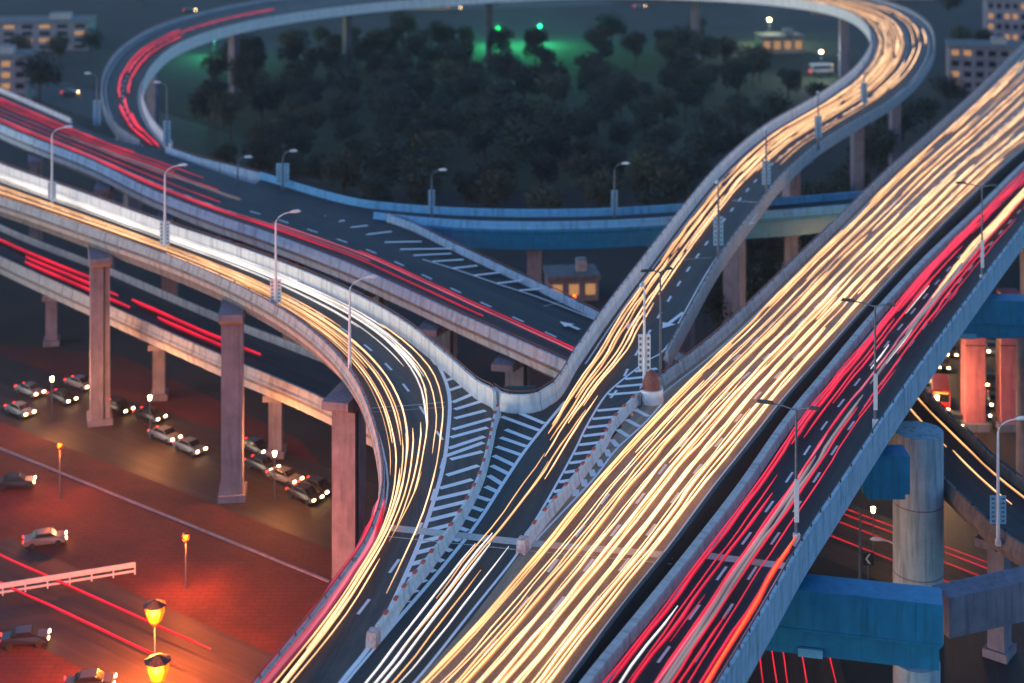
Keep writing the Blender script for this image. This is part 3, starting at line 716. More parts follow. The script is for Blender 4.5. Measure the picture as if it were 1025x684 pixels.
for u0, u1, kd, a, b, w in ((.86, .86, 'white', 0, 6.6, .28), (.78, .8, 'white', 0, 7.6, .30), (.72, .74, 'white', 0, 7.9, .34), (.74, .66, 'white', 6, 9.2, .26),
                            (.80, .80, 'head', 5.0, 10.4, .16), (.88, .92, 'head', 6.5, 13.6, .17), (.76, .62, 'head', 7.0, 11.4, .18), (.60, .62, 'white', 0, 6.3, .18),
                            (.42, .42, 'gold', 0, 5, .16), (.34, .36, 'gold', 0, 6.5, .2), (.27, .30, 'head', 0, 9.2, .2), (.2, .22, 'gold', 0, 8.6, .2), (.36, .40, 'head', 3.5, 9.6, .2), (.14, .16, 'gold', 1.5, 10, .14),
                            (.40, .32, 'head', 8, 14.6, .2), (.47, .36, 'head', 9.0, 16, .18), (.30, .25, 'head', 10, 16, .15),
                            (.52, .46, 'head', 12.8, 16, .16), (.66, .52, 'gold', 10.8, 12.4, .18), (.12, .14, 'gold', 0, 4, .16)):
    cn = {'white': 'white', 'gold': 'gold', 'head': 'cream'}[kd]
    streak(Lt, u0, u1, Lt.key_s(a), Lt.key_s(b), kd, w * {'white': .4, 'gold': .32, 'head': .42}[kd], '%s headlight streak in the %s lane of the curved left deck' % (cn, 'inner' if u0 > .55 else 'outer'), GL, wob=.03)
for u0, u1, kd, a, b in ((.90, .9, 'white', 0, 5), (.81, .82, 'white', 1, 7), (.76, .77, 'white', 0, 8), (.70, .73, 'white', 2, 8.4), (.66, .7, 'white', 0, 5), (.64, .64, 'white', 3, 7.5), (.45, .45, 'gold', 0, 6), (.39, .40, 'head', 0, 8), (.31, .33, 'gold', 2, 9), (.24, .26, 'gold', 0, 7), (.17, .2, 'head', 3, 9), (.22, .28, 'head', 8, 14), (.38, .35, 'head', 9, 15.5), (.33, .26, 'gold', 9, 16), (.43, .38, 'head', 12, 16), (.58, .52, 'head', 9, 12)):
    streak(Lt, u0, u1, Lt.key_s(a), Lt.key_s(b), kd, rnd(.06, .1), 'fine %s headlight streak in the %s lane of the curved left deck' % ({'white': 'white', 'gold': 'gold', 'head': 'cream'}[kd], 'inner' if u0 > .55 else 'outer'), GL, wob=.03)
for u, a, b, kd, w in ((.06, 10.4, 16, 'pink', .6), (.10, 10.9, 16, 'red', .5), (.135, 11.6, 16, 'pink', .45), (.03, 11, 16, 'red', .6), (.165, 12.6, 16, 'pink', .25)):
    streak(Lt, u, u, Lt.key_s(a), Lt.key_s(b), kd, w, 'broad pinkish red streak along the outer edge of the curved left deck', 'red streaks at the outer edge of the curved left deck', name='taillight_streak', wob=.02)
GR = 'tail light streaks on the right viaduct'
for u, kd, w in ((.12, 'red', .16), (.16, 'red', .2), (.29, 'red', .13), (.345, 'red', .2), (.50, 'red', .16), (.53, 'pink', .16), (.565, 'grey', .3), (.605, 'grey', .34), (.645, 'red', .18), (.715, 'red', .2), (.78, 'red', .12)):
    s = rnd(-10, 10)
    while s < Rr.len:
        ln = rnd(25, 80); c = {'red': 'crimson', 'pink': 'pink', 'grey': 'pale mauve'}[kd]
        streak(Rr, u + rnd(-.012, .012), u + rnd(-.02, .02), s, s + ln, kd, w * rnd(.5, .95), 'long %s streak in the %s of the right viaduct' % (c, 'lane beside the median' if u < .36 else ('middle lane' if u < .66 else 'outer lane')), GR, name='taillight_streak', z=.8)
        s += ln + rnd(3, 40)
for u, a, b in ((.18, 5.2, 9.4), (.21, 4.6, 8.6), (.155, 6.2, 9.2), (.24, 7, 10.6)):
    streak(Rr, u, u, Rr.key_s(a), Rr.key_s(b), 'red', .2, 'broad glowing crimson streak beside the median of the right viaduct', GR, name='taillight_streak', z=.85)
for u, a, b in ((.5, 7.6, 9.6), (.54, 7.2, 9.2), (.47, 8, 9.8), (.58, 8.2, 9.9)):
    streak(Rr, u, u, Rr.key_s(a), Rr.key_s(b), 'gold', .3, 'golden streak in the middle lane far up the right viaduct', 'golden streaks far up the right viaduct', z=.8)
streak(Rr, .92, .93, 0, Rr.key_s(3.1), 'orange', .2, 'bright orange red streak along the outer parapet of the right viaduct', 'orange streaks by the right parapet', name='taillight_streak', z=.9)
streak(Rr, .885, .9, 0, Rr.key_s(2.8), 'red', .14, 'dim red streak next to the orange one by the right parapet', 'orange streaks by the right parapet', name='taillight_streak', z=.9)
for k in range(14):
    u = rnd(.15, .8); s = rnd(0, Rr.len * .8)
    streak(Rr, u, u, s, s + rnd(4, 16), random.choice(['white', 'red', 'red']), rnd(.06, .12), 'short streak among the red ones on the right viaduct', 'short streaks on the right viaduct', name='taillight_streak', z=.8)
GU = 'crimson streaks on the upper left deck'
for u, a, b, w in ((.16, 0, 5.8, .26), (.20, 0, 8.2, .3), (.24, 0, 6.2, .22), (.27, 5, 11, .3), (.30, 6, 11, .24), (.34, 0, 4.0, .2), (.62, 0, 3.2, .28), (.67, 0, 3.6, .24), (.72, 0, 2.6, .3), (.56, .5, 3.9, .2), (.76, 0, 2.1, .22), (.44, 0, 3.2, .16), (.22, 1, 4.4, .18)):
    streak(Ur, u, u + rnd(-.02, .02), Ur.key_s(a), Ur.key_s(b), 'red' if random.random() < .7 else 'pink', w * .5, 'crimson tail light streak in the %s lane of the upper left deck' % ('near' if u < .4 else 'far'), GU, name='taillight_streak', wob=.03)
for u, a, b in ((.50, 1.8, 4.3), (.53, 2.1, 4.2)):
    streak(Ur, u, u, Ur.key_s(a), Ur.key_s(b), 'grey', .12, 'faint pale streak between the crimson ones on the upper left deck', 'gold streaks on the upper left deck')
for u, a, b in ((.35, 26.5, 28.9), (.6, 26.2, 29), (.38, 29.6, 31), (.62, 29.3, 31), (.45, 29, 30.4), (.5, 25, 28)):
    streak(Gt, u, u, Gt.key_s(a), Gt.key_s(b), 'red', .3, 'crimson streak on the left bend of the big ring', 'crimson streaks on the left bend of the ring', name='taillight_streak')
for u, a, b in ((.50, 1, 3.0), (.78, .8, 5.6), (.55, 3.1, 4.6)):
    streak(Cr, u, u, Cr.key_s(a), Cr.key_s(b), 'gold', .16, 'single gold streak on the low curved ramp at the right', 'gold streaks on the low curved ramp')
for u, a, b in ((.3, 1.2, 2.2), (.45, 1.3, 2.1), (.35, 2.5, 3.2), (.6, .4, 2.0), (.5, 2.3, 3.4)):
    streak(Vr, u, u, Vr.key_s(a), Vr.key_s(b), 'red', .4, 'dull red streak on the low ramp outside the curved deck', 'red streaks on the low outer ramp', name='taillight_streak')
class Flat:
    def __init__(s, a, b, w): s.a, s.b, s.w = a, b, w; s.len = (b - a).length; t = (b - a).normalized(); s.n_ = Vector((t.y, -t.x, 0))
    def width(s, d): return s.w
    def at(s, d, u, dz=0): return s.a.lerp(s.b, d / s.len) + s.n_ * (u - .5) * s.w + Vector((0, 0, dz))
fB = Flat(SB[1], SB[2], 13)
for u, a, b in ((.2, .1, .8), (.3, .15, 1), (.45, 0, .7), (.72, .1, 1)):
    streak(fB, u, u, a * fB.len, b * fB.len, 'red', .1, 'red streak on the dark street passing behind the round column', 'red streaks on the street behind the column', name='taillight_streak')
fG = Flat(SG[1], SG[2], 12)
for u in (.08, .3, .44, .52, .62, .8):
    streak(fG, u, u, 0, fG.len, 'red', .09, 'red streak on the street below the blue cross beam', 'red streaks on the street below the cross beam', name='taillight_streak')
fF = Flat(SF[1], SF[2], 12)
for u in (.3, .6):
    streak(fF, u, u, 0, fF.len * .8, 'red', .2, 'dim red streak on the paving at bottom left', 'red streaks on the paving at bottom left', name='taillight_streak')
fC = Flat(SC[1], SC[2], 15)

# ------------------------------------------------------------------ lamps
def lamp_arm(px, py, z, H, label, board=None, side=1, mat='pole', group='street lamps', dirv=(1, 0), bmat='board', reach=1.8):
    b = P(px, py, z); o = empty('street_lamp', b); tag(o, label, 'street lamp', group)
    mb = MB(); d = Vector((dirv[0], dirv[1], 0)).normalized()
    mb.tube([(0, 0, 0), (0, 0, H * .5), (0, 0, H - 1.2)], [.18, .14, .10], 10); mb.build('pole', M[mat], o, smooth=True)
    mb = MB(); pts = [Vector((0, 0, H - 1.25))] + [Vector((0, 0, H - 1.2)) + d * reach * (1 - math.cos(a)) + Vector((0, 0, 1.1 * math.sin(a))) for a in (.3, .6, .9, 1.2, 1.5)]
    mb.tube(pts, .065, 8); mb.build('arm', M[mat], o, smooth=True)
    e = pts[-1]; mb = MB(); q = [e + d * (x) + Vector((0, 0, zz)) for x, zz in ((-.1, 0), (.25, .04), (.8, .06), (1.15, 0))]
    mb.tube(q, [.08, .17, .2, .06], 10); mb.build('lamp_head', M['pole'], o, smooth=True)
    mb = MB(); mb.box((0, 0, .25), (.42, .42, .5)); mb.build('base', M[mat], o)
    if board:
        z0, z1, w = board
        for sx in (-1, 1):
            mb = MB(); mb.box((sx * (w / 2 + .16), 0, (z0 + z1) / 2), (w, .1, z1 - z0)); bo = mb.build('sign_board', M[bmat], o)
            mk_ = MB()
            n = 6
            for i in range(n):
                zz = z0 + (z1 - z0) * (i + .7) / (n + .4)
                mk_.box((sx * (w / 2 + .16), -.056, zz), (w * .5, .012, (z1 - z0) / n * .45))
            mk_.build('lettering', M['pole_dark'], bo)
    return o
ords = ['first', 'second', 'third', 'fourth', 'fifth']
for i, (x, y, H, bd) in enumerate(((52, 207, 11.0, (1.0, 3.4, .42)), (165, 251, 10.6, (.7, 3.6, .45)), (276, 309, 10.6, (.6, 3.2, .45)), (350, 378, 9.6, None))):
    lamp_arm(x, y, 16, H, '%s white single arm lamp from the left along the curved left deck' % ords[i], bd, group='white lamps on the curved left deck', dirv=(1, .35))
for i, (x, y, H, b0, b1) in enumerate(((645, 392, 10.6, 1.9, 5.4), (719, 263, 10.2, 2.1, 5.6), (767, 199, 10.2, 2.0, 5.4), (819, 150, 9.6, 2.0, 5.5), (865, 114, 10.2, 2.0, 5.6))):
    lamp_arm(x, y, 16, H, '%s board hung lamp going up the ring ramp from its gore' % ords[i], (b0, b1, .42), group='lamps with boards on the ring ramp', dirv=(-.25, -1), bmat='board' if i == 0 else 'board_blue', mat='pole' if i == 0 else 'pole_dark', reach=1.0)
lamp_arm(999, 546, 6, 11.2, 'blue grey curved lamp with board on the low ramp at right', (1.9, 4.4, .55), dirv=(1, .1), bmat='board_blue', group='lamps at the lower right')
lamp_arm(899, 640, G0, 9.5, 'pale curved lamp just above the big blue cross beam', None, dirv=(-1, .1), group='lamps at the lower right', reach=1.6)
lamp_arm(861, 585, G0, 8.5, 'thin dark lamp behind the blue cross beam', None, dirv=(-1, 0), mat='pole_dark', group='lamps at the lower right')
for i, (x, y, z, H, bd) in enumerate(((97, 128, 13, 10, (0.5, 5, .5)), (167, 153, 13, 12, (1.5, 5.4, .45)), (283, 190, 13, 6, (1, 4, .8)), (432, 218, 12, 7, (1, 4, .3)), (615, 218, 11.4, 8, (1, 4, .3)), (238, 186, 13.2, 4.5, None))):
    lamp_arm(x, y, z, H, ['lamp with grey board left of the ring bend', 'lamp with pale board inside the ring bend', 'short lamp with wide board at the park edge', 'lamp behind the hatched gore of the upper deck', 'lamp on the blue branch viaduct', 'short thin lamp on the far wall of the upper deck'][i], bd, mat='pole_dark', bmat='board_blue', group='lamps along the far decks', dirv=(-1, 0) if i < 2 else (1, 0), reach=1.2)
def lamp_t(px, py, z, H, label, group, ang=.9, arms=2.0, two=True, board=True):
    b = P(px, py, z); o = empty('street_lamp', b); tag(o, label, 'street lamp', group)
    mb = MB(); mb.tube([(0, 0, 0), (0, 0, H * .5), (0, 0, H)], [.15, .11, .08], 10); mb.build('pole', M['pole_dark'], o, smooth=True)
    for s in ((1, -1) if two else (1,)):
        d = Vector((-math.cos(ang), math.sin(ang), 0)) * s; ln = arms if s > 0 else arms * .5
        mb = MB(); mb.tube([(0, 0, H - .1), d * ln * .5 + Vector((0, 0, H + .1)), d * ln + Vector((0, 0, H + .2))], .06, 8); a_ = mb.build('arm', M['pole_dark'], o)
        mb = MB(); q = d * (ln + .35); mb.box((q.x, q.y, H + .24), (1.3 if s > 0 else .8, .42, .18), math.atan2(d.y, d.x), taper=.8); mb.build('lamp_head', M['black'], a_)
    if board:
        mb = MB(); mb.box((.0, -.17, 3.4), (.34, .08, 3.2)); mb.build('sign_board', M['board'], o)
        mb = MB(); mb.box((0, -.15, .5), (.5, .3, .9)); mb.build('control_box', M['board'], o)
    return o
for i, (x, y, H) in enumerate(((983, 283, 11.2), (876, 430, 11.0), (797, 546, 10.2))):
    lamp_t(x, y, 16, H, '%s twin headed dark lamp on the outer edge of the right viaduct' % ('farthest', 'middle', 'nearest')[i], 'twin headed lamps on the right viaduct', ang=.35)
lamp_t(661, 385, 16, 10.8, 'dark twin headed lamp beside the crash cushion', 'other dark lamps', ang=-.3, arms=1.0, board=False)
lamp_t(781, 238, 4, 11, 'dark lamp of the road below seen beside the ring ramp', 'other dark lamps', ang=.2, arms=1.6, two=False, board=False)
lamp_t(857, 165, 4, 11, 'dark lamp of the road below farther up the ring ramp', 'other dark lamps', ang=.2, arms=1.6, two=False, board=False)
# small teal sign behind the curved wall
o = empty('road_sign', P(520, 420, 8)); tag(o, 'small blank teal sign board behind the curved white wall', 'road sign')
p0 = P(520, 391, 13.0); o.location = (p0.x, p0.y, G0)
mb = MB(); mb.box((0, 0, 20.6), (3.2, .12, 1.7)); mb.build('board', M['teal'], o)
mb = MB(); [mb.tube([(sx, .15, 0), (sx, .15, 21.2)], .09, 8) for sx in (-1.1, 1.1)]; mb.build('post', M['pole_dark'], o)
# chevron sign near street at right
p0 = P(869, 590, G0); o = empty('chevron_sign', p0); tag(o, 'small grey chevron sign by the dark street under the viaduct', 'road sign')
mb = MB(); mb.box((0, 0, 3.1), (1.1, .08, 1.3)); mb.build('panel', M['black'], o)
mb = MB(); mb.tube([(0, .1, 0), (0, .1, 3.2)], .05, 8); mb.build('post', M['pole_dark'], o)
mb = MB()
for s in (1, -1): mb.face([(.25, -.045, 3.1 + s * .5), (.05, -.045, 3.1 + s * .5), (-.3, -.045, 3.1), (-.1, -.045, 3.1)][::s])
mb.build('chevron', M['board'], o)

# ------------------------------------------------------------------ vehicles at rest in the streets below
def vehicle(kind, paint):
    root = empty(kind); mb = MB()
    if kind == 'car':
        prof = [(-2.2, .35), (-2.25, .75), (-2.1, .95), (-1.35, 1.02), (-.85, 1.45), (.55, 1.48), (1.2, 1.0), (2.05, .88), (2.2, .6), (2.15, .32)]; W_ = .88; top = 1.46
    else:
        prof = [(-3.4, .45), (-3.45, 2.75), (-3.3, 2.95), (2.9, 2.95), (3.15, 2.7), (3.4, 1.5), (3.45, .5)]; W_ = 1.15
    def wz(z): return W_ * (1 if z < 1.0 or kind != 'car' else .82)
    a = [(x, -wz(z), z) for x, z in prof]; b = [(x, wz(z), z) for x, z in prof]; n = len(prof)
    mb.face(a); mb.face(b[::-1])
    for k in range(n):
        l = (k + 1) % n; mb.face([a[k], b[k], b[l], a[l]])
    bo = mb.build('body', paint, root, weld=True); bv = bo.modifiers.new('bevel', 'BEVEL'); bv.width = .06; bv.segments = 2
    g = MB()
    if kind == 'car':
        g.face([(1.16, -.72, 1.06), (1.16, .72, 1.06), (.6, .66, 1.46), (.6, -.66, 1.46)]); g.face([(-1.33, .72, 1.08), (-1.33, -.72, 1.08), (-.9, -.66, 1.45), (-.9, .66, 1.45)])
        for s in (1, -1): g.face([(-1.1, s * .80, 1.1), (.95, s * .80, 1.1), (.5, s * .735, 1.42), (-.8, s * .735, 1.42)])
        g.v = [(x * 1.012, y * 1.02, z + .012) for x, y, z in g.v]
    else:
        g.box((3.36, 0, 2.1), (.1, 2.0, 1.0)); [g.box((0, s * 1.16, 2.1), (5.6, .04, .8)) for s in (1, -1)]; g.box((-3.44, 0, 2.1), (.06, 1.8, .8))
    g.build('window', M['glassdark'], root)
    R_ = .33 if kind == 'car' else .45
    for x in (prof[0][0] + .85, -prof[0][0] - .85):
        for s in (1, -1):
            w = MB(); w.tube([(x, s * (W_ - .2), R_), (x, s * (W_ + .03), R_)], R_, 14); w.build('wheel', M['rubber'], root)
    xf = prof[-2][0]
    for s in (1, -1):
        w = MB(); w.box((xf + .02, s * W_ * .72, .72), (.12, .36, .2)); w.build('headlight', M['hl'], root)
        w = MB(); w.box((prof[1][0] - .02, s * W_ * .75, .82), (.1, .32, .2)); w.build('taillight', M['tl'], root)
    if kind != 'car':
        w = MB(); [w.box((3.42, y_, 2.75), (.08, .25, .12)) for y_ in (-.7, -.35, 0, .35, .7)]; w.build('marker_light', M['amber'], root)
    return root
def paint(name, c):
    m, t, b = newmat(name); N = t.nodes; n = N.new('ShaderNodeTexNoise'); n.inputs['Scale'].default_value = 2
    r = N.new('ShaderNodeValToRGB'); r.color_ramp.elements[0].color = (*[k * .8 for k in c], 1); r.color_ramp.elements[1].color = (*c, 1)
    t.links.new(n.outputs[0], r.inputs[0]); t.links.new(r.outputs[0], b.inputs['Base Color'])
    b.inputs['Roughness'].default_value = .3; b.inputs['Coat Weight'].default_value = .5; return m
paints = {'white': paint('white_car_paint', (.42, .42, .42)), 'black': paint('black_car_paint', (.02, .02, .025)), 'silver': paint('silver_car_paint', (.14, .145, .155))}
protos = {c: vehicle('car', m) for c, m in paints.items()}; bus = vehicle('bus', paint('red_bus_paint', (.5, .02, .02))); wbus = vehicle('bus', paints['white'])
used = set()
def put(key, px, py, head, label, cat='car', group='vehicles in the streets below', proto=None):
    src = proto or protos[key]
    o = src if src.name not in used else copy_tree(src)
    used.add(src.name); q = P(px, py, G0 + .02); o.location = q; o.rotation_euler = (0, 0, head); tag(o, label, cat, group)
    return o
def heading(S_): return math.atan2((S_[1] - S_[2]).y, (S_[1] - S_[2]).x)
hA = heading(SA)
put('red', 941, 405, hA, 'red bus with amber marker lamps facing us in the jammed street', 'bus', proto=bus)
jam = [('black', 946, 447, 0), ('silver', 935, 378, 0), ('black', 952, 355, 0), ('white', 929, 392, 1), ('black', 992, 385, 0), ('silver', 993, 352, 0), ('black', 990, 335, 0), ('white', 948, 338, 1), ('black', 930, 345, 0), ('silver', 925, 420, 0), ('black', 940, 322, 0), ('white', 1020, 372, 0)]
jam += [(('black', 'silver', 'black')[k % 3], x, y, 0) for k, (x, y) in enumerate(((920, 372), (936, 358), (944, 368), (918, 405), (958, 425), (972, 450), (926, 332), (957, 332), (985, 415), (996, 405)))]
desc = {920: 'car squeezed at the left of the jam beside a silver one', 936: 'car in the middle of the jam before the red tail lamps', 944: 'dark car just behind the bus roof', 918: 'car lowest at the left of the jam', 958: 'car waiting right of the red bus', 972: 'car in front of the left pink column', 926: 'car at the far left end of the jam', 957: 'car at the far right end of the jam', 985: 'nearer car between the pink columns', 996: 'dark car beside the right pink column', 946: 'black car right in front of the red bus', 935: 'silver car just behind the red bus', 952: 'black car between the red bus and the pink column', 929: 'white car showing red tail lamps left of the red bus', 992: 'black car with bright lamps between the pink columns',
        993: 'silver car farther back between the pink columns', 990: 'black car farthest back between the pink columns', 948: 'white car with red tail lamps at the back of the jam', 930: 'black car at the back left of the jam', 925: 'silver car at left of the jam beside the deck edge', 940: 'black car at the very back of the jam', 1020: 'white car right of the pink columns'}
for c, x, y, rev in jam: put(c, x, y, hA + (math.pi if rev else 0), desc[x])
hC = heading(SC)
cars = [('silver', 30, 395), ('black', 62, 402), ('silver', 80, 388), ('black', 118, 412), ('black', 150, 420), ('silver', 165, 440), ('silver', 190, 452), ('black', 262, 470), ('silver', 285, 482), ('black', 305, 500), ('black', 318, 492), ('silver', 20, 415), ('black', 255, 452)]
near = {30: 'far left end', 62: 'left part', 80: 'left part, rear one', 118: 'gap right of the first tall pier', 150: 'gap between two tall piers', 165: 'gap between two tall piers in front', 190: 'gap left of the second tall pier', 262: 'gap right of the second tall pier', 285: 'right part', 305: 'right end, front one', 318: 'right end, rear one', 20: 'far left end in front', 255: 'gap right of the second pier behind'}
for c, x, y in cars: put(c, x, y, hC + math.pi + rnd(-.05, .05), '%s car in the lower left street, %s' % (c, near[x]))
for i, (c, x, y, h) in enumerate((('silver', 45, 545, .3), ('black', 25, 645, .2), ('black', 90, 690, .15), ('black', 15, 488, .2))):
    put(c, x, y, h, '%s car parked on the red paving at bottom left, %s' % (c, ('near the middle of the paving', 'at the left edge', 'at the very bottom', 'highest of them')[i]))
put('white', 822, 74, .1, 'white bus parked on the lawn side beyond the ring ramp', 'bus', proto=wbus)
for i, (x, y) in enumerate(((20, 72), (70, 95), (420, 6), (455, 10), (190, 12), (40, 30), (380, 4), (640, 8))):
    put(('black', 'silver')[i % 2], x, y, rnd(0, .3), 'far away car %s' % ('on the street at top left, leftmost', 'on the street at top left beside the upper deck', 'on the top street left of the green sign', 'on the top street next to the green sign', 'beyond the ring at top left', 'in the top left corner area', 'on the top street, left end', 'on the top street right of the green sign')[i], group='far away cars')

# orange lamps over the red paving at bottom left
for i, (x, y, H) in enumerate(((155, 668, 4), (158, 730, 4), (186, 590, 5), (60, 500, 6), (575, 338, 6))):
    q = P(x, y, G0); o = empty('orange_lamp', q); tag(o, 'lantern lamp glowing orange, ' + ('upper of the two big ones at bottom left', 'lower of the two big ones at bottom left', 'thin one above the two big ones', 'weaker one at far left', 'weak one in the shade beyond the upper deck')[i], 'street lamp', 'glowing orange lamps')
    mb = MB(); mb.tube([(0, 0, 0), (0, 0, H)], .08, 8); mb.build('pole', M['pole_dark'], o)
    mb = MB(); mb.tube([(0, 0, H - .3), (0, 0, H + .12)], [.12, .45], 12); mb.build('bracket', M['black'], o)
    mb = MB(); r_ = (1.1, 1.2, .4, .3, .3)[i]
    mb.tube([(0, 0, H + r_ * k) for k in (.1, .3, 1.1, 1.5, 1.6)], [r_ * k for k in (.35, .55, .85, .8, .5)], 8); mb.build('lantern', M['lamp_orange'], o)
    mb = MB(); mb.tube([(0, 0, H + r_ * k) for k in (1.601, 1.75, 2.0)], [r_ * k for k in (1.0, .6, .1)], 8); mb.build('cap', M['black'], o)
    ld = bpy.data.lights.new('globe_light', 'POINT'); ld.energy = (11000, 11000, 2500, 1500, 900)[i]; ld.color = (1, .16, .02); ld.shadow_soft_size = r_
    lo = bpy.data.objects.new('globe_light', ld); COL.objects.link(lo); lo.parent = o; lo.location = (0, -r_ - .5, H + r_)
ADDED_GOLD = [(52, 420, 5, 'added gold light post at the left of the lower left street'), (150, 440, 5, 'added gold light post between two tall piers in the lower left street'), (275, 500, 5, 'added gold light post right of the second tall pier'),
      (938, 440, 5, 'added gold light post in front of the red bus'), (915, 370, 5, 'added gold light post at the back left of the jammed street'), (874, 560, 5, 'added gold light post on the dark street behind the round column')]
for i, (x, y, H, lb) in enumerate(ADDED_GOLD):  # posts and point lights added to make the gold pools around the traffic
    q = P(x, y, G0); o = empty('street_lamp', q); tag(o, lb, 'street lamp', 'added gold lights in the streets below')  # added post, there only to hold a gold light
    mb = MB(); mb.tube([(0, 0, 0), (0, 0, H)], .07, 8); mb.build('pole', M['pole_dark'], o)
    mb = MB(); mb.tube([(0, 0, H - .05), (0, 0, H + .45)], [.16, .24], 10); mb.build('lantern', M['hl'], o)  # glowing head of the added post
    ld = bpy.data.lights.new('added_gold_light', 'POINT'); ld.energy = (1900, 1900, 1900, 2200, 2500, 40)[i]; ld.color = (1, .32, .08) if i < 3 else (1, .55, .22); ld.shadow_soft_size = .3
    lo = bpy.data.objects.new('added_gold_light', ld); COL.objects.link(lo); lo.parent = o; lo.location = (0, 0, H + .9)
# guard rail on the paving
o = empty('guard_rail', P(60, 590, G0)); tag(o, 'long pale guard rail crossing the red paving at bottom left', 'guard rail')
a, b = P(-20, 600, G0) - o.location, P(135, 575, G0) - o.location; t = (b - a).normalized(); ang = math.atan2(t.y, t.x)
mb = MB(); m_ = (a + b) / 2; mb.box((m_.x, m_.y, 1.0), ((b - a).length, .12, .5), ang); mb.box((m_.x, m_.y, .35), ((b - a).length, .12, .2), ang); mb.build('rail', M['board'], o)
for k in range(8):
    q = a.lerp(b, k / 7); mb = MB(); mb.box((q.x, q.y, .6), (.14, .18, 1.2), ang); mb.build('post', M['board'], o)

# ------------------------------------------------------------------ air
if HAZE > 0:
    hz = MB(); hz.box((0, 450, 36.5), (1500, 1100, 91)); ho = hz.build('haze', [], None); tag(ho, kind='stuff')
    hm = bpy.data.materials.new('haze'); hm.use_nodes = True; ht = hm.node_tree
    for n_ in list(ht.nodes):
        if n_.type == 'BSDF_PRINCIPLED': ht.nodes.remove(n_)
    hv = ht.nodes.new('ShaderNodeVolumePrincipled'); hv.inputs['Color'].default_value = (.70, .84, 1.0, 1); hv.inputs['Density'].default_value = HAZE; hv.inputs['Anisotropy'].default_value = .2
    ht.links.new(hv.outputs[0], ht.nodes['Material Output'].inputs['Volume']); ho.data.materials.append(hm)
# ------------------------------------------------------------------ trees
def tree_proto(seed, leafmat, Rc, H, n):
    random.seed(seed); root = empty('tree')
    mb = MB(); mb.tube([(0, 0, -.2), (.1, .05, H * .3), (.0, .1, H * .6)], [.28, .2, .1], 7)
    lobes = []
    for k in range(9):
        a = rnd(0, 6.28); r = rnd(.2, .62) * Rc; z = H * rnd(.45, .88); c = Vector((math.cos(a) * r, math.sin(a) * r, z)); lobes.append((c, Rc * rnd(.3, .5)))
        mb.tube([(0, 0, H * rnd(.25, .5)), c * .6 + Vector((0, 0, z * .3)), c], [.11, .07, .03], 5)
    mb.build('trunk', M['bark'], root)
    lobes.append((Vector((0, 0, H * .8)), Rc * .5))
    lf = MB()
    for k in range(n):
        c, r = random.choice(lobes); d = Vector((random.gauss(0, 1), random.gauss(0, 1), random.gauss(0, .8))).normalized() * r * rnd(.55, 1.08)
        p = c + d; u = Vector((rnd(-1, 1), rnd(-1, 1), rnd(-.6, .6))).normalized(); v = u.cross(Vector((rnd(-1, 1), rnd(-1, 1), rnd(-1, 1)))).normalized(); s = rnd(.22, .48)
        lf.face([p - u * s, p - v * s * .6, p + u * s, p + v * s * .6])
    lf.build('crown', leafmat, root); return root
TP = [tree_proto(1, M['leaf1'], 4.6, 10, 1500), tree_proto(2, M['leaf1'], 5.4, 12, 1800), tree_proto(3, M['leaf2'], 4.0, 8.5, 1300), tree_proto(4, M['leaf2'], 4.8, 9.5, 1500)]
random.seed(5)
usedt = set()
TL = ['round dark green tree in the park inside the ring', 'tall dark green tree in the park inside the ring', 'small olive green tree in the park inside the ring', 'spreading olive green tree in the park inside the ring']
def inside(x, y, poly):
    c = False; n = len(poly)
    for i in range(n):
        x0, y0 = poly[i]; x1, y1 = poly[(i + 1) % n]
        if (y0 > y) != (y1 > y) and x < (x1 - x0) * (y - y0) / (y1 - y0) + x0: c = not c
    return c
park = [(195, 120), (215, 75), (330, 48), (700, 44), (740, 66), (790, 100), (850, 96), (760, 170), (700, 222), (640, 240), (360, 228), (300, 205), (230, 190)]
pl = []; tries = 0
while len(pl) < 170 and tries < 9000:
    tries += 1
    x, y = rnd(190, 860), rnd(44, 242)
    if not inside(x, y, park): continue
    q = P(x, y, G0)
    if all((q - w).length > 7.2 for w in pl): pl.append(q)
def plant(q, k, lab, grp):
    src = TP[k]; o = src if src.name not in usedt else copy_tree(src); usedt.add(src.name)
    o.location = q; o.rotation_euler = (0, 0, rnd(0, 6.28)); s = rnd(.8, 1.2); o.scale = (s, s, s * rnd(.9, 1.1)); tag(o, lab, 'tree', grp)
for q in pl:
    near_ = q.y < 300
    k = random.choice([2, 3, 2, 0]) if near_ else random.choice([0, 1, 0, 1, 3]); plant(q, k, TL[k], 'trees in the park inside the ring')
for x, y in ((795, 240), (812, 222), (830, 205), (800, 262), (775, 285), (752, 305), (735, 322), (850, 190), (880, 150), (900, 140), (870, 168), (760, 270), (725, 340), (930, 110), (950, 95)):
    k = random.choice([0, 1]); plant(P(x, y + 22, G0), k, 'dark tree between the ring ramp and the wide central deck', 'trees between the ring ramp and the central deck')
for x, y in ((20, 60), (60, 66), (90, 60), (240, -4), (300, -10), (960, 60), (985, 55), (1000, 30), (950, 20), (970, 0), (40, 110), (140, 8)):
    k = random.choice([1, 3]); plant(P(x, y, G0), k, 'dark tree outside the big ring near the %s corner' % ('top left' if x < 500 else 'top right'), 'trees outside the ring')

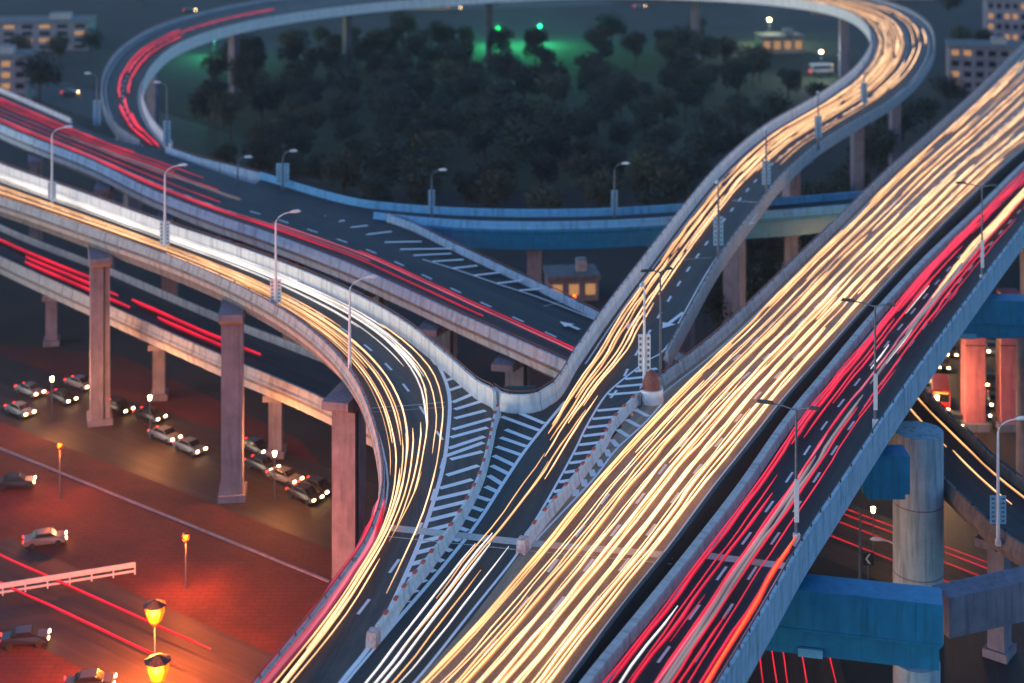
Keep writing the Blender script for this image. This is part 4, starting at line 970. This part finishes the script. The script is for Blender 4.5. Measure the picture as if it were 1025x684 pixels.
# ------------------------------------------------------------------ far buildings
def building(px, py, w, d, h, mat, label, rz=0.0, floors=4, cols=6, lit=.3):
    q = P(px, py, G0); o = empty('building', q, rz); tag(o, label, 'building', 'far buildings around the ring')
    mb = MB(); mb.box((0, 0, h / 2), (w, d, h)); wl = mb.build('wall', mat, o)
    mb = MB(); mb.box((0, 0, h + .35), (w + .6, d + .6, .7)); rf = mb.build('roof', M['conc_dark'], o)
    mb = MB(); mb.box((w * .2, 0, h + 1.6), (w * .2, d * .3, 1.9)); mb.build('roof_hut', M['conc'], rf)
    for f in range(floors):
        for c in range(cols):
            x = -w / 2 + w * (c + .5) / cols; z = h * (f + .55) / floors
            mb = MB(); mb.box((x, -d / 2 - .02, z), (w / cols * .6, .1, h / floors * .5)); mb.build('window', M['winlit'] if random.random() < lit else M['glassdark'], o)
wallm = noise_mat('mauve_render', (.16, .15, .20), (.24, .22, .27), .3, .8, dirt=(.12, .11, .14))
wallw = noise_mat('tan_render', (.30, .24, .20), (.42, .34, .28), .3, .8, dirt=(.2, .16, .14))
building(40, 48, 34, 14, 9, wallm, 'long low mauve building at the top left', .1)
building(-10, 100, 22, 12, 12, wallm, 'mauve block cut by the left edge behind the upper deck', .1)
building(985, 88, 20, 12, 12, wallm, 'mauve block beyond the central deck at top right', -.2)
building(1010, 40, 16, 14, 14, wallm, 'tall mauve block in the top right corner', -.2)
building(905, -2, 22, 12, 7, wallw, 'tan low building above the right bend of the ring', -.1)
building(410, 8, 30, 10, 5, wallw, 'low building with warm windows beyond the park, left of the green sign', 0, 2, 8, .7)
building(780, 52, 14, 8, 5, wallw, 'small beige pavilion on the lawn inside the ring', .1, 1, 4, .8)
building(572, 296, 8, 6, 3.4, wallm, 'small lit hut in the gap beyond the upper deck', .1, 1, 3, 1)
building(660, -2, 40, 10, 5, wallm, 'long low building beyond the park at top', 0, 2, 10, .4)
for i, (x, y, e, c, l) in enumerate(((498, 45, 9000, (.05, 1, .35), 'left of two green floodlights among the far park trees'), (540, 43, 9000, (.05, 1, .35), 'right of two green floodlights among the far park trees'), (214, 56, 5000, (.05, 1, .35), 'green floodlight inside the left bend of the ring'),
                                     (770, 44, 5000, (.9, 1, .6), 'pale floodlight over the lawn inside the right bend of the ring'), (822, 80, 2500, (.9, .95, 1), 'white floodlight in front of the white bus'))):
    o = empty('floodlight', P(x, y, G0)); tag(o, l, 'floodlight', 'floodlights in the park')
    H = 5.5 if i < 3 else 8
    mb = MB(); mb.tube([(0, 0, 0), (0, 0, H)], [.12, .08], 8); mb.build('post', M['pole_dark'], o)
    mb = MB(); mb.box((0, -.1, H + .2), (.9, .35, .4)); mb.build('lamp_head', M['green_e'] if i < 3 else M['hl'], o)
    ld = bpy.data.lights.new('flood', 'POINT'); ld.energy = e; ld.color = c; ld.shadow_soft_size = .4
    lo = bpy.data.objects.new('flood', ld); COL.objects.link(lo); lo.parent = o; lo.location = (0, -.6, H + .8)
